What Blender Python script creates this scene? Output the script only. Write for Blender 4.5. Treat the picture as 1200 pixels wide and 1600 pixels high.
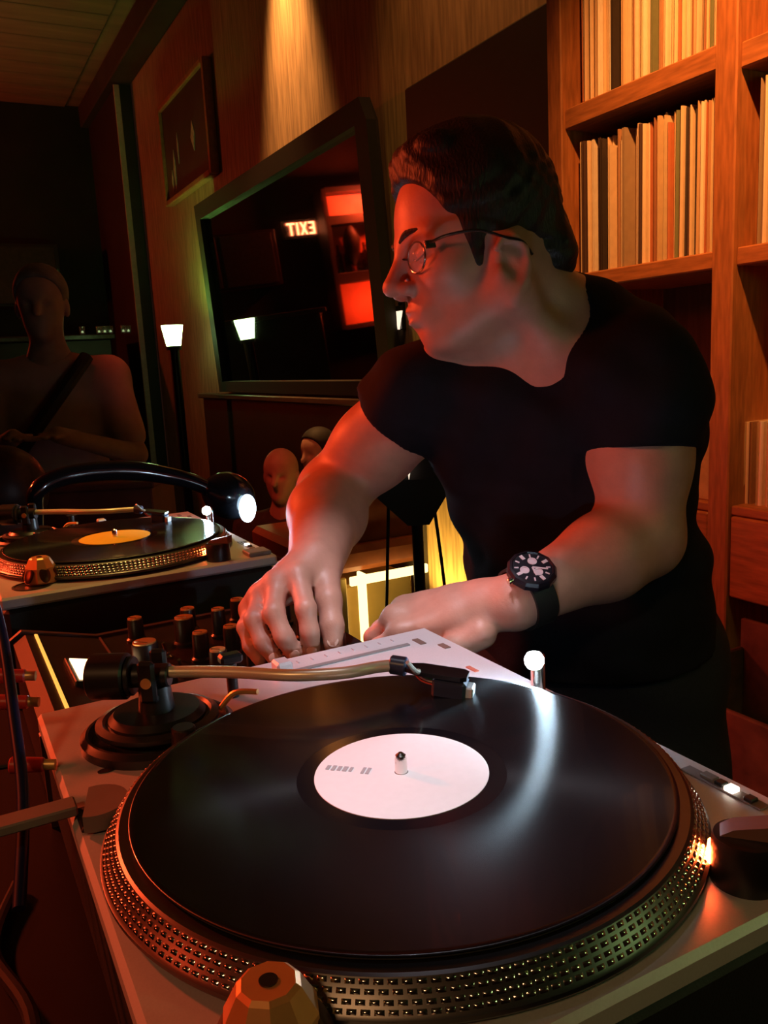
import bpy, bmesh, math, random
import numpy as np
from mathutils import Vector, Matrix
random.seed(7); rng = np.random.default_rng(7)
scene = bpy.context.scene
for o in list(bpy.data.objects): bpy.data.objects.remove(o)
COL = scene.collection

# ------------------------------------------------------------------ camera
# world: origin at the spindle of the near turntable (record surface z = 0), X along the back wall, Y towards it, metres
CAM = np.array([0.396, -0.210, 0.233]); FPX = 1314.5
YAW, PITCH, ROLL = map(math.radians, (27.67, 10.26, -3.02))
cf = np.array([-math.cos(YAW)*math.cos(PITCH), math.sin(YAW)*math.cos(PITCH), -math.sin(PITCH)])
cr = np.cross(cf, [0, 0, 1]); cr /= np.linalg.norm(cr); cu = np.cross(cr, cf)
cr, cu = math.cos(ROLL)*cr + math.sin(ROLL)*cu, -math.sin(ROLL)*cr + math.cos(ROLL)*cu
cam = bpy.data.cameras.new('camera'); camo = bpy.data.objects.new('camera', cam); COL.objects.link(camo)
cam.sensor_fit = 'HORIZONTAL'; cam.sensor_width = 36; cam.lens = FPX*36/1200; cam.clip_start = .01; cam.clip_end = 60
m = Matrix.Identity(4)
for i in range(3):
    m[i][0], m[i][1], m[i][2], m[i][3] = cr[i], cu[i], -cf[i], CAM[i]
camo.matrix_world = m
scene.camera = camo
def ray(x, y): return cf + cr*(x-600)/FPX + cu*(800-y)/FPX
def AT(x, y, d): return CAM + ray(x, y)*d
def ATY(x, y, Y): a = ray(x, y); return CAM + a*(Y-CAM[1])/a[1]
def ATX(x, y, X): a = ray(x, y); return CAM + a*(X-CAM[0])/a[0]
def ATZ(x, y, Z): a = ray(x, y); return CAM + a*(Z-CAM[2])/a[2]

# ------------------------------------------------------------------ world, lights, exposure
world = bpy.data.worlds.new('world'); scene.world = world; world.use_nodes = True
world.node_tree.nodes['Background'].inputs[0].default_value = (.9, .30, .16, 1)
world.node_tree.nodes['Background'].inputs[1].default_value = .010
vs = scene.view_settings
vs.view_transform = 'Standard'; vs.look = 'None'; vs.gamma = 1; vs.exposure = 0.0; vs.use_curve_mapping = False
def light(name, kind, loc, col, watts, aim=None, size=.05, cone=60, blend=.6):
    l = bpy.data.lights.new(name, kind); o = bpy.data.objects.new(name, l); COL.objects.link(o)
    o.location = loc; l.color = col; l.energy = watts; l.shadow_soft_size = size
    if kind == 'SPOT': l.spot_size = math.radians(cone); l.spot_blend = blend
    if aim is not None:
        o.rotation_euler = (Vector(aim)-Vector(loc)).to_track_quat('-Z', 'Y').to_euler()
    return o
light('shelf_spot', 'SPOT', (-.30, .55, 1.85), (1, .32, .065), 290, aim=(-.72, 1.30, 1.02), size=.03, cone=52, blend=1.)
light('red_stage_spot', 'SPOT', (-2.9, -1.45, 1.25), (1, .085, .022), 300, aim=(-.45, .30, .10), size=.12, cone=36, blend=.7)
light('wall_downlight', 'SPOT', (-4.02, 1.38, 2.84), (1, .44, .12), 560, aim=(-4.0, 1.68, 1.6), size=.05, cone=44, blend=1.)
light('wall_fill_right', 'SPOT', (-2.1, 1.10, 2.66), (1, .40, .10), 60, aim=(-2.2, 1.68, 1.6), size=.05, cone=80, blend=1.)  # added fill that brightens the right part of the wall
light('label_fill', 'SPOT', (.02, .0, 1.65), (.95, .90, 1), 82, aim=(.02, .01, 0), size=.02, cone=10, blend=.8)  # added unseen fill, kept narrow to brighten the record label
light('hand_plate_fill', 'SPOT', (-.20, .0, 1.65), (.95, .88, 1), 105, aim=(-.27, .15, 0), size=.02, cone=13.5, blend=1.)  # added unseen fill for the right hand and the plate
light('booth_pin_spot_left', 'SPOT', (-.95, .05, 1.65), (1, .60, .14), 48, aim=(-.90, .0, 0), size=.02, cone=24, blend=1.)
light('red_bench_fill', 'SPOT', (-1.5, -.3, 1.9), (1, .085, .04), 90, aim=(-3.05, 1.2, -.35), size=.08, cone=26, blend=.8)  # red fill added for the seated people
light('red_audience_fill', 'SPOT', (-.9, -2.5, 1.15), (1, .075, .020), 125, aim=(-.45, .35, .22), size=.25, cone=34, blend=.9)  # added soft red fill on face and arms
light('warm_room_spot', 'SPOT', (1.5, -1.7, 1.9), (1, .50, .20), 42, aim=(.1, -.1, 0), size=.15, cone=24, blend=.8)
light('ceiling_wash', 'SPOT', (-6.5, -.6, 1.4), (1, .45, .16), 22, aim=(-7.2, .6, 2.9), size=.1, cone=70, blend=.9)

# ------------------------------------------------------------------ materials
MATS = {}
def mat(name, col=(.5, .5, .5), rough=.5, metal=0., emit=None, es=0., var=0., vscale=30., bump=0., bscale=200., stretch=None, coat=0., alpha=1., trans=0., aniso=0., spec=.5):
    if name in MATS: return MATS[name]
    mt = bpy.data.materials.new(name); mt.use_nodes = True; nt = mt.node_tree; b = nt.nodes['Principled BSDF']
    b.inputs['Base Color'].default_value = (*col, 1); b.inputs['Roughness'].default_value = rough; b.inputs['Metallic'].default_value = metal
    b.inputs['Coat Weight'].default_value = coat; b.inputs['Specular IOR Level'].default_value = spec; b.inputs['Transmission Weight'].default_value = trans; b.inputs['Alpha'].default_value = alpha
    if emit: b.inputs['Emission Color'].default_value = (*emit, 1); b.inputs['Emission Strength'].default_value = es
    if var or bump:
        tc = nt.nodes.new('ShaderNodeTexCoord'); mp = nt.nodes.new('ShaderNodeMapping'); nt.links.new(tc.outputs['Object'], mp.inputs[0])
        if stretch: mp.inputs['Scale'].default_value = stretch
    if var:
        n = nt.nodes.new('ShaderNodeTexNoise'); n.inputs['Scale'].default_value = vscale; n.inputs['Detail'].default_value = 5
        nt.links.new(mp.outputs[0], n.inputs['Vector'])
        rp = nt.nodes.new('ShaderNodeValToRGB'); rp.color_ramp.elements[0].position = .3; rp.color_ramp.elements[1].position = .7
        rp.color_ramp.elements[0].color = (*[c*(1-var) for c in col], 1); rp.color_ramp.elements[1].color = (*[min(1, c*(1+var)) for c in col], 1)
        nt.links.new(n.outputs['Fac'], rp.inputs[0]); nt.links.new(rp.outputs[0], b.inputs['Base Color'])
    if bump:
        n2 = nt.nodes.new('ShaderNodeTexNoise'); n2.inputs['Scale'].default_value = bscale; n2.inputs['Detail'].default_value = 3
        nt.links.new(mp.outputs[0], n2.inputs['Vector'])
        bp = nt.nodes.new('ShaderNodeBump'); bp.inputs['Strength'].default_value = bump; bp.inputs['Distance'].default_value = .002
        nt.links.new(n2.outputs['Fac'], bp.inputs['Height']); nt.links.new(bp.outputs[0], b.inputs['Normal'])
    if aniso:
        b.inputs['Anisotropic'].default_value = aniso
        t = nt.nodes.new('ShaderNodeTangent'); t.direction_type = 'RADIAL'; t.axis = 'Z'; nt.links.new(t.outputs[0], b.inputs['Tangent'])
    MATS[name] = mt; return mt
plate_m = mat('silver_paint', (.62, .58, .60), .42, .25, var=.04, vscale=900)
black_m = mat('black_plastic', (.012, .012, .014), .35, var=.2, vscale=60)
rubber_m = mat('black_rubber', (.010, .010, .011), .6, bump=.2, bscale=600)
vinyl_m = mat('vinyl', (.006, .006, .008), .26, coat=.12, aniso=.88)
vinyl_dead_m = mat('vinyl_dead_wax', (.006, .006, .008), .12)
label_m = mat('white_paper_label', (.90, .89, .90), .6, var=.015, vscale=200)
ylabel_m = mat('yellow_paper_label', (.85, .62, .05), .55, var=.05, vscale=150)
ink_m = mat('grey_ink', (.42, .40, .42), .7, var=.1)
chrome_m = mat('chrome', (.80, .76, .72), .16, 1., bump=.05, bscale=500)
steel_m = mat('cast_aluminium', (.55, .54, .52), .30, 1., aniso=.6)
rim_m = mat('dark_machined_rim', (.16, .15, .15), .35, 1.)
brass_m = mat('brass', (.85, .52, .20), .38, .6, var=.1)
lit_chrome_m = mat('orange_lit_chrome', (.85, .40, .15), .38, .55, var=.06, vscale=80)  # orange light on the chrome adapters put into the base colour
grey_m = mat('grey_plastic', (.20, .19, .19), .45, var=.08)
dgrey_m = mat('dark_grey_metal', (.05, .05, .052), .35, .6, var=.1)
navy_m = mat('navy_plastic', (.03, .05, .10), .3, var=.1)
skin_m = mat('skin', (.54, .26, .19), .48, var=.07, vscale=60, bump=.12, bscale=350)
shirt_m = mat('black_jersey', (.0060, .0065, .012), .9, spec=.25, var=.25, vscale=40, bump=.3, bscale=900)
jean_m = mat('dark_denim', (.008, .010, .018), .8, var=.3, vscale=300, bump=.3, bscale=900)
hair_m = mat('dark_hair', (.010, .006, .005), .55, var=.5, vscale=260, bump=.7, bscale=420, stretch=(1, 1, .25))
wood_m = mat('red_brown_wood', (.42, .17, .065), .42, var=.28, vscale=14, bump=.1, stretch=(1, 8, 8))
vwood_m = mat('red_brown_post_wood', (.42, .17, .065), .42, var=.28, vscale=14, bump=.1, stretch=(8, 8, 1))
panel_m = mat('veneer_wall', (.30, .20, .12), .55, var=.35, vscale=9, stretch=(6, 6, .5), bump=.15)
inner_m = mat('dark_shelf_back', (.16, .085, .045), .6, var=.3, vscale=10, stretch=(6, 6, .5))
dark_m = mat('dark_paint', (.020, .014, .012), .6, var=.3, vscale=3)
ceil_m = mat('ceiling_boards', (.20, .14, .09), .7, var=.3, vscale=2, stretch=(3, .4, 1))
floor_m = mat('dark_floorboards', (.06, .035, .025), .45, var=.4, vscale=4, stretch=(1, 8, 1))
leather_m = mat('orange_leather', (.42, .12, .04), .4, var=.15, vscale=20, bump=.15, bscale=120)

# ------------------------------------------------------------------ mesh helpers
def V3(p): return np.asarray(p, float)
def basis(ax):
    ax = V3(ax)/np.linalg.norm(ax); t = np.array([0, 0, 1.]) if abs(ax[2]) < .9 else np.array([1., 0, 0])
    a = np.cross(t, ax); a /= np.linalg.norm(a); return a, np.cross(ax, a), ax
class MB:
    def __init__(s): s.v = []; s.f = []
    def add(s, v, f):
        n = len(s.v); s.v += [tuple(map(float, p)) for p in v]; s.f += [tuple(i+n for i in q) for q in f]; return s
    def hull(s, pts):
        bm = bmesh.new()
        for p in pts: bm.verts.new(p)
        bmesh.ops.convex_hull(bm, input=bm.verts)
        bmesh.ops.dissolve_limit(bm, angle_limit=.01, verts=bm.verts, edges=bm.edges)
        bm.verts.index_update(); s.add([v.co[:] for v in bm.verts], [[v.index for v in f.verts] for f in bm.faces]); bm.free(); return s
    def box(s, c, d, ch=.0, R=None):
        c = V3(c); h = V3(d)/2; pts = []
        for i in (-1, 1):
            for j in (-1, 1):
                for k in (-1, 1):
                    g = np.array([i, j, k])
                    if ch <= 0: pts.append(g*h)
                    else:
                        for a in range(3):
                            q = g*(h-ch); q[a] = g[a]*h[a]; pts.append(q)
        pts = np.array(pts)
        if R is not None: pts = pts @ np.array(R).T
        return s.hull(pts+c)
    def lathe(s, prof, n=48, c=(0, 0, 0), ax=(0, 0, 1), sx=1., ph=0.):
        a, b, w = basis(ax) if tuple(ax) != (0, 0, 1) else (np.array([1., 0, 0]), np.array([0, 1., 0]), np.array([0, 0, 1.]))
        c = V3(c); v = []; f = []
        for r, z in prof:
            for i in range(n):
                t = 2*math.pi*i/n+ph; v.append(c + a*r*math.cos(t)*sx + b*r*math.sin(t) + w*z)
        for k in range(len(prof)-1):
            for i in range(n):
                j = (i+1) % n; f.append((k*n+i, k*n+j, (k+1)*n+j, (k+1)*n+i))
        if prof[0][0] > 1e-7: f.append(tuple(range(n-1, -1, -1)))
        if prof[-1][0] > 1e-7: f.append(tuple((len(prof)-1)*n+i for i in range(n)))
        return s.add(v, f)
    def cyl(s, p0, p1, r, r1=None, n=20, ch=0.):
        p0, p1 = V3(p0), V3(p1); L = np.linalg.norm(p1-p0); r1 = r if r1 is None else r1
        pr = [(r, 0), (r1, L)] if ch <= 0 else [(r-ch, 0), (r, ch), (r1, L-ch), (r1-ch, L)]
        return s.lathe(pr, n, p0, (p1-p0)/L)
    def tube(s, pts, r, n=10, sub=6):
        P = [V3(p) for p in pts]; rs = r if hasattr(r, '__len__') else [r]*len(P)
        Q = []; R = []
        for i in range(len(P)-1):
            p0 = P[max(i-1, 0)]; p1 = P[i]; p2 = P[i+1]; p3 = P[min(i+2, len(P)-1)]
            for k in range(sub):
                t = k/sub; Q.append(.5*((2*p1)+(-p0+p2)*t+(2*p0-5*p1+4*p2-p3)*t*t+(-p0+3*p1-3*p2+p3)*t**3)); R.append(rs[i]*(1-t)+rs[i+1]*t)
        Q.append(P[-1]); R.append(rs[-1])
        v = []; f = []; a = None
        for i, q in enumerate(Q):
            d = Q[min(i+1, len(Q)-1)]-Q[max(i-1, 0)]; d /= np.linalg.norm(d)
            if a is None: a = basis(d)[0]
            a = a-d*(a@d); a /= np.linalg.norm(a); b = np.cross(d, a)
            for k in range(n):
                t = 2*math.pi*k/n; v.append(q+R[i]*(a*math.cos(t)+b*math.sin(t)))
        for i in range(len(Q)-1):
            for k in range(n):
                j = (k+1) % n; f.append((i*n+k, i*n+j, (i+1)*n+j, (i+1)*n+k))
        f.append(tuple(range(n-1, -1, -1))); f.append(tuple((len(Q)-1)*n+k for k in range(n)))
        return s.add(v, f)
    def prism(s, poly, d, o=(0, 0, 0), ax=None):
        # poly: 2-D outline in the plane spanned by ax[0], ax[1]; extruded d along ax[2]
        ax = ax or ((1, 0, 0), (0, 1, 0), (0, 0, 1)); A = [V3(q) for q in ax]; n = len(poly)
        v = [V3(o)+A[0]*x+A[1]*y for x, y in poly] + [V3(o)+A[0]*x+A[1]*y+A[2]*d for x, y in poly]
        f = [tuple(range(n-1, -1, -1)), tuple(range(n, 2*n))]+[(i, (i+1) % n, (i+1) % n+n, i+n) for i in range(n)]
        return s.add(v, f)
    def build(s, name, m, parent=None, ang=35):
        off = OFF.get(parent.as_pointer(), np.zeros(3)) if parent else np.zeros(3)
        me = bpy.data.meshes.new(name); me.from_pydata((np.array(s.v)-off).tolist(), [], s.f); me.update()
        bm = bmesh.new(); bm.from_mesh(me); bmesh.ops.recalc_face_normals(bm, faces=bm.faces); bm.to_mesh(me); bm.free()
        me.shade_smooth()
        if ang < 180: me.set_sharp_from_angle(angle=math.radians(ang))
        me.materials.append(m)
        o = bpy.data.objects.new(name, me); COL.objects.link(o); o.parent = parent; OFF[o.as_pointer()] = off
        return o
OFF = {}
def tag(o, label, cat, group=None):
    o['label'] = label; o['category'] = cat
    if group: o['group'] = group
    return o
def thing(name, label, cat, loc=(0, 0, 0), group=None):
    o = bpy.data.objects.new(name, None); COL.objects.link(o); o.location = loc; o.empty_display_size = .05
    OFF[o.as_pointer()] = V3(loc); return tag(o, label, cat, group)
def struct(name, mb, m, ang=35):
    o = mb.build(name, m, None, ang); o['kind'] = 'structure'; return o
def copy_tree(o, parent=None):
    c = o.copy(); COL.objects.link(c); c.parent = parent
    for ch in [x for x in bpy.data.objects if x.parent == o]: copy_tree(ch, c)
    return c

# ------------------------------------------------------------------ smooth bodies: signed distances -> surface nets
class Field:
    def __init__(s, lo, hi, h):
        s.lo = V3(lo); s.h = h; s.n = np.ceil((V3(hi)-s.lo)/h).astype(int)+1
        s.ax = [s.lo[i]+h*np.arange(s.n[i]) for i in range(3)]; s.F = np.full(s.n, .06, np.float32)
    def _sl(s, lo, hi, pad):
        a = np.clip(np.floor((lo-pad-s.lo)/s.h).astype(int), 0, s.n); b = np.clip(np.ceil((hi+pad-s.lo)/s.h).astype(int)+1, 0, s.n)
        return tuple(slice(x, y) for x, y in zip(a, b))
    def _pts(s, sl):
        return np.stack(np.meshgrid(*[s.ax[i][sl[i]] for i in range(3)], indexing='ij'), -1)
    def comb(s, lo, hi, fn, k, op):
        sl = s._sl(V3(lo), V3(hi), max(k, .004)+4*s.h+ (.02 if op == 'u' else 0))
        if any(q.stop <= q.start for q in sl): return
        d = fn(s._pts(sl)).astype(np.float32); F = s.F[sl]
        if op == 'u':
            if k > 0: h = np.clip(.5+.5*(d-F)/k, 0, 1); r = d*(1-h)+F*h-k*h*(1-h)
            else: r = np.minimum(F, d)
        else:
            d = -d
            if k > 0: h = np.clip(.5-.5*(d-F)/k, 0, 1); r = d*(1-h)+F*h+k*h*(1-h)
            else: r = np.maximum(F, d)
        s.F[sl] = r
    def cone(s, a, b, ra, rb=None, k=.01, op='u'):
        a, b = V3(a), V3(b); rb = ra if rb is None else rb; ab = b-a; L = ab@ab+1e-12; R = max(ra, rb)
        def fn(P):
            q = P-a; t = np.clip(q@ab/L, 0, 1); return np.linalg.norm(q-t[..., None]*ab, axis=-1)-(ra+(rb-ra)*t)
        s.comb(np.minimum(a, b)-R, np.maximum(a, b)+R, fn, k, op)
    def ell(s, c, r, R=None, k=.01, op='u'):
        c = V3(c); r = V3(r); R = np.eye(3) if R is None else V3(R); M = r.max()   # R: rows = axes
        def fn(P):
            q = (P-c)@R.T; k0 = np.linalg.norm(q/r, axis=-1); k1 = np.linalg.norm(q/(r*r), axis=-1)+1e-9; return k0*(k0-1)/k1
        s.comb(c-M, c+M, fn, k, op)
    def plane(s, p, n, k=0., lo=None, hi=None):     # cut away the side n points to
        p, n = V3(p), V3(n)/np.linalg.norm(n); lo = s.lo if lo is None else lo; hi = s.lo+s.n*s.h if hi is None else hi
        s.comb(lo, hi, lambda P: -((P-p)@n), k, 's')
    def mesh(s):
        F = s.F; S = F < 0; c = S[:-1, :-1, :-1].astype(np.int8)
        c = sum(S[i:F.shape[0]-1+i, j:F.shape[1]-1+j, k:F.shape[2]-1+k].astype(np.int8) for i in (0, 1) for j in (0, 1) for k in (0, 1))
        I = np.argwhere((c > 0) & (c < 8)); idx = np.full(c.shape, -1, np.int32); idx[tuple(I.T)] = np.arange(len(I))
        acc = np.zeros((len(I), 3)); cnt = np.zeros(len(I))
        for a in range(3):
            o1, o2 = [x for x in range(3) if x != a]
            for i in (0, 1):
                for j in (0, 1):
                    g = I.copy(); g[:, o1] += i; g[:, o2] += j; g2 = g.copy(); g2[:, a] += 1
                    f0 = F[tuple(g.T)]; f1 = F[tuple(g2.T)]; m_ = (f0 < 0) != (f1 < 0)
                    t = np.where(m_, f0/np.where(m_, f0-f1, 1), 0); p = g.astype(float); p[:, a] += t
                    acc += p*m_[:, None]; cnt += m_
        V = s.lo+s.h*acc/cnt[:, None]; Q = []
        for a in range(3):
            o1, o2 = (a+1) % 3, (a+2) % 3
            sl0 = [slice(None)]*3; sl1 = [slice(None)]*3; sl0[a] = slice(0, -1); sl1[a] = slice(1, None)
            A = S[tuple(sl0)]; B = S[tuple(sl1)]; E_ = np.argwhere(A != B)
            E_ = E_[(E_[:, o1] > 0) & (E_[:, o2] > 0) & (E_[:, o1] < F.shape[o1]-1) & (E_[:, o2] < F.shape[o2]-1)]
            ins = A[tuple(E_.T)]; q = []
            for d1, d2 in ((-1, -1), (0, -1), (0, 0), (-1, 0)):
                g = E_.copy(); g[:, o1] += d1; g[:, o2] += d2; q.append(idx[tuple(g.T)])
            q = np.stack(q, -1); q[~ins] = q[~ins][:, ::-1]; Q.append(q)
        return V, np.concatenate(Q)
    def build(s, name, m, parent=None, relax=1):
        V, Q = s.mesh(); off = OFF.get(parent.as_pointer(), np.zeros(3)) if parent else np.zeros(3)
        Q = Q[(Q >= 0).all(1)]
        for _ in range(relax):
            A = np.zeros_like(V); n = np.zeros(len(V))
            for i, j in ((0, 1), (1, 2), (2, 3), (3, 0)):
                for x, y in ((i, j), (j, i)): np.add.at(A, Q[:, x], V[Q[:, y]]); np.add.at(n, Q[:, x], 1)
            V = V*.5+.5*A/np.maximum(n, 1)[:, None]
        me = bpy.data.meshes.new(name); me.from_pydata((V-off).tolist(), [], Q.tolist()); me.update(); me.shade_smooth(); me.materials.append(m)
        o = bpy.data.objects.new(name, me); COL.objects.link(o); o.parent = parent; OFF[o.as_pointer()] = off; return o

# ------------------------------------------------------------------ the room
FL, BFL, WY, CZ, FX = -1.45, -1.03, 1.68, 2.90, -9.0      # room floor, booth platform, back wall, ceiling, far wall
struct('floor', MB().box((-3.6, -.6, FL-.05), (11.2, 4.7, .1)), floor_m)
struct('trim_1', MB().box((-.65, .75, (FL+BFL)/2), (2.5, 1.84, BFL-FL)), floor_m)
struct('ceiling', MB().box((-3.6, -.6, CZ+.05), (11.2, 4.7, .1)), ceil_m)
struct('wall_back', MB().box((-2.8, WY+.05, (CZ+FL)/2), (9.4, .1, CZ-FL)), panel_m)
struct('wall_far', MB().box((FX-.05, -.6, (CZ+FL)/2), (.1, 4.7, CZ-FL)), dark_m)
struct('wall_front', MB().box((-3.6, -2.95, (CZ+FL)/2), (11.2, .1, CZ-FL)), dark_m)
struct('wall_near', MB().box((2.0, -.6, (CZ+FL)/2), (.1, 4.7, CZ-FL)), dark_m)
struct('wall_recess', MB().box((-8.3, WY-.06, (CZ+FL)/2), (1.5, .12, CZ-FL)), dark_m)
struct('trim_2', MB().box((-3.6, WY-.10, CZ-.10), (11.1, .20, .20), .01), mat('dark_beam', (.035, .025, .02), .6, var=.3, vscale=5))
struct('trim_3', MB().box((-7.53, WY-.13, (CZ+FL)/2), (.02, .05, CZ-FL-.42), .004), mat('pale_corner_strip', (.42, .32, .30), .4, var=.1))
struct('trim_4', MB().box((-4.4, WY-.045, .035), (3.2, .09, .035), .006), mat('dark_ledge_wood', (.10, .06, .045), .35, var=.3, vscale=12, stretch=(1, 8, 8)))
struct('trim_5', MB().box((-4.4, WY-.025, (FL+.018)/2), (3.2, .05, .018-FL), .004), mat('dark_wainscot', (.025, .020, .024), .5, var=.3, vscale=5))
# boards along the ceiling that can still be picked apart near the far end
cb = bpy.data.objects['ceiling']
bme = None
for i in range(14):
    x = FX+.15+i*.3
    if bme is None:
        b = MB().box((0, 0, 0), (.285, 4.2, .016), .004).build('ceiling_board', ceil_m, cb); bme = b.data
    else:
        b = bpy.data.objects.new('ceiling_board', bme); COL.objects.link(b); b.parent = cb
    b.location = (x, -.75, CZ-.008)

# hanging mirror, its top tipped forward
MX0, MX1, MZ0, MZ1 = -5.50, -2.93, .07, 1.33
tilt = .055; mn = np.array([0, -1, -tilt]); mn /= np.linalg.norm(mn); mu = np.array([0, -tilt, 1.]); mu /= np.linalg.norm(mu)
mo = np.array([0, 1.655, MZ0])
def mpt(x, h, d=0): return mo+np.array([x, 0, 0])+mu*h+mn*d
MH = (MZ1-MZ0)/mu[2]
root = thing('wall_mirror', 'large black framed mirror hung tipped forward on the wood wall', 'mirror', tuple(mpt((MX0+MX1)/2, 0)))
frame_m = mat('black_frame', (.008, .006, .006), .75, var=.2)
axm = ((1, 0, 0), tuple(mu), tuple(mn))
MB().prism([(MX0+.04, .04), (MX1-.06, .04), (MX1-.06, MH-.06), (MX0+.04, MH-.06)], .008, mo, axm).build('mirror_glass', mat('mirror_silver', (.72, .72, .72), .03, 1., var=.02), root)
for nm, poly in (('frame_rail', [(MX0, MH-.10), (MX1, MH-.10), (MX1-.05, MH), (MX0, MH)]), ('frame_rail', [(MX0, 0), (MX1, 0), (MX1, .07), (MX0, .07)]),
                 ('frame_stile', [(MX0, .07), (MX0+.10, .07), (MX0+.10, MH-.1), (MX0, MH-.1)]), ('frame_stile', [(MX1-.11, .07), (MX1, .07), (MX1, MH-.1), (MX1-.11, MH-.1)])):
    MB().prism(poly, .045, mo, axm).build(nm, frame_m, root)
MB().prism([(MX0, .0), (MX1, .0), (MX1, MH-.1), (MX1-.05, MH), (MX0, MH)], -.012, mo, axm).build('backing_board', frame_m, root)

def via_mirror(x, y, X):         # where the mirror shows pixel ray on the plane x = X
    d = ray(x, y); t = ((mo-CAM)@mn)/(d@mn); p = CAM+t*d; e = d-2*(d@mn)*mn; return p+e*(X-p[0])/e[0]

# black panel high on the back wall between mirror and shelves
a = ATY(648, 145, WY); b = ATY(860, 40, WY)
tag(MB().box(((a[0]-1.75)/2, WY-.025, 1.02), (abs(a[0]+1.75), .05, .56), .008).build('wall_panel', mat('matt_black_panel', (.008, .006, .006), .5, var=.2)),
    'flat matt black panel on wall behind the man\'s head', 'wall panel')
# framed picture on the back wall
pr_ = thing('framed_picture', 'dark framed picture with pale streaks left of the mirror', 'picture', (-5.75, WY, 1.70))
MB().box((-5.92, WY-.02, 1.87), (1.16, .03, .66), .004).build('canvas', mat('dark_canvas', (.02, .018, .015), .5, var=.6, vscale=4), pr_)
for q, (c, d) in enumerate((((-5.32, WY-.03, 1.87), (.05, .06, .72)), ((-6.52, WY-.03, 1.87), (.05, .06, .72)), ((-5.92, WY-.03, 2.215), (1.15, .06, .04)), ((-5.92, WY-.03, 1.525), (1.15, .06, .04)))):
    MB().box(c, d, .006).build('frame_side', mat('red_wood_frame', (.40, .14, .07), .4, var=.2), pr_)
for x, z, l, w in ((-6.25, 1.72, .30, .030), (-6.12, 1.85, .22, .02), (-5.72, 1.84, .2, .05), (-6.33, 1.66, .16, .02)):
    MB().prism([(-w, 0), (w*.3, -l/2), (w, l/2*.2), (w*.2, l/2)], .004, (x, WY-.036, z), ((1, 0, 0), (0, 0, 1), (0, -1, 0))).build('pale_streak', mat('pale_paint', (.45, .42, .38), .6, var=.3), pr_)

# ------------------------------------------------------------------ record shelves behind the man
SY, SD = 1.25, .36
xL0, xL1 = ATY(855, 150, SY)[0], ATY(877, 150, SY)[0]
xP0, xP1 = ATY(1114, 250, SY)[0], ATY(1148, 250, SY)[0]
xE0 = xP1+.46
zB1 = ATY(880, 200, SY)[2]-.003; zB1t = zB1+.048
zB2t = ATY(1112, 392, SY)[2]; zB2 = zB2t-.036
zD = ATY(1130, 790, SY)[2]; zDb = ATY(1180, 945, SY)[2]
shelf = thing('record_shelf', 'red-brown wooden shelf unit packed with records behind the man', 'shelf', ((xL0+xE0)/2, SY+SD/2, BFL))
for x0, x1 in ((xL0, xL1), (xP0, xP1), (xE0, xE0+.045)):
    MB().box(((x0+x1)/2, SY+SD/2, (1.62+BFL)/2), (x1-x0, SD, 1.62-BFL), .003).build('upright', vwood_m, shelf)
def board(z0, z1, x0, x1): MB().box(((x0+x1)/2, SY+SD/2+.004, (z0+z1)/2), (x1-x0-.001, SD-.012, z1-z0), .003).build('shelf_board', wood_m, shelf)
zB0 = zB1t+.345
for x0, x1 in ((xL1, xP0), (xP1, xE0)):
    board(zB0, zB0+.045, x0, x1); board(1.57, 1.615, x0, x1)
    board(zD-.020, zD, x0, x1); board(-.80, -.76, x0, x1)
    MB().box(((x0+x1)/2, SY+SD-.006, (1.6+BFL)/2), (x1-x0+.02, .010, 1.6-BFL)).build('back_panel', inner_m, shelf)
board(zB1, zB1t, xL1, xP0); board(zB2, zB2t, xL1, xP0)
zR1t = ATY(1175, 55, SY)[2]; zR1 = zR1t-.048
board(zR1, zR1t, xP1, xE0); board(zB2, zB2t, xP1, xE0)
for x0, x1 in ((xL1, xP0), (xP1, xE0)):            # drawer fronts below the singles
    d = MB().box(((x0+x1)/2, SY+.02, (zD-.022+zDb)/2), (x1-x0-.006, .03, zD-.022-zDb), .004).build('drawer', wood_m, shelf)
    MB().lathe([(.006, 0), (.006, .01), (.014, .014), (.014, .02), (.008, .024)], 16, ((x0+x1)/2, SY+.006, (zD+zDb)/2), (0, -1, 0)).build('knob', dgrey_m, d)

def sleeve_mesh(kind):
    # a 1 x 1 x 1 sleeve: x thickness, y depth, z height; spine folded round (0) or open mouth with the disc edge showing (1)
    mb = MB()
    if kind == 0:
        mb.prism([(-.5, 1), (-.5, .02), (-.25, 0), (.25, 0), (.5, .02), (.5, 1)], 1, (0, 0, 0))
    else:
        mb.prism([(-.5, 1), (-.5, 0), (-.28, 0), (-.28, .06), (.28, .06), (.28, 0), (.5, 0), (.5, 1)], 1, (0, 0, 0))
    return mb
SLC = [(.75, .62, .45), (.80, .72, .58), (.62, .45, .28), (.50, .30, .18), (.72, .55, .36), (.30, .14, .08), (.05, .04, .035), (.85, .80, .70), (.55, .20, .10), (.66, .50, .34), (.38, .30, .22), (.10, .06, .05), (.70, .60, .42), (.20, .24, .14)]
SLM = [mat('sleeve_card_%d' % i, c, .55, var=.08, vscale=6, stretch=(2, 2, 2)) for i, c in enumerate(SLC)]
SME = {}
def sleeve(x, w, y, z, hgt, dep, mi, kind, label, group, lean=0., name='record_sleeve', cat='record sleeve'):
    key = (mi, kind)
    if key not in SME:
        o = sleeve_mesh(kind).build(name, SLM[mi]); SME[key] = o.data
    else:
        o = bpy.data.objects.new(name, SME[key]); COL.objects.link(o)
    o.location = (x, y, z); o.scale = (w, dep, hgt); o.rotation_euler = (0, lean, random.uniform(-.006, .006))
    return tag(o, label, cat, group)
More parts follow.
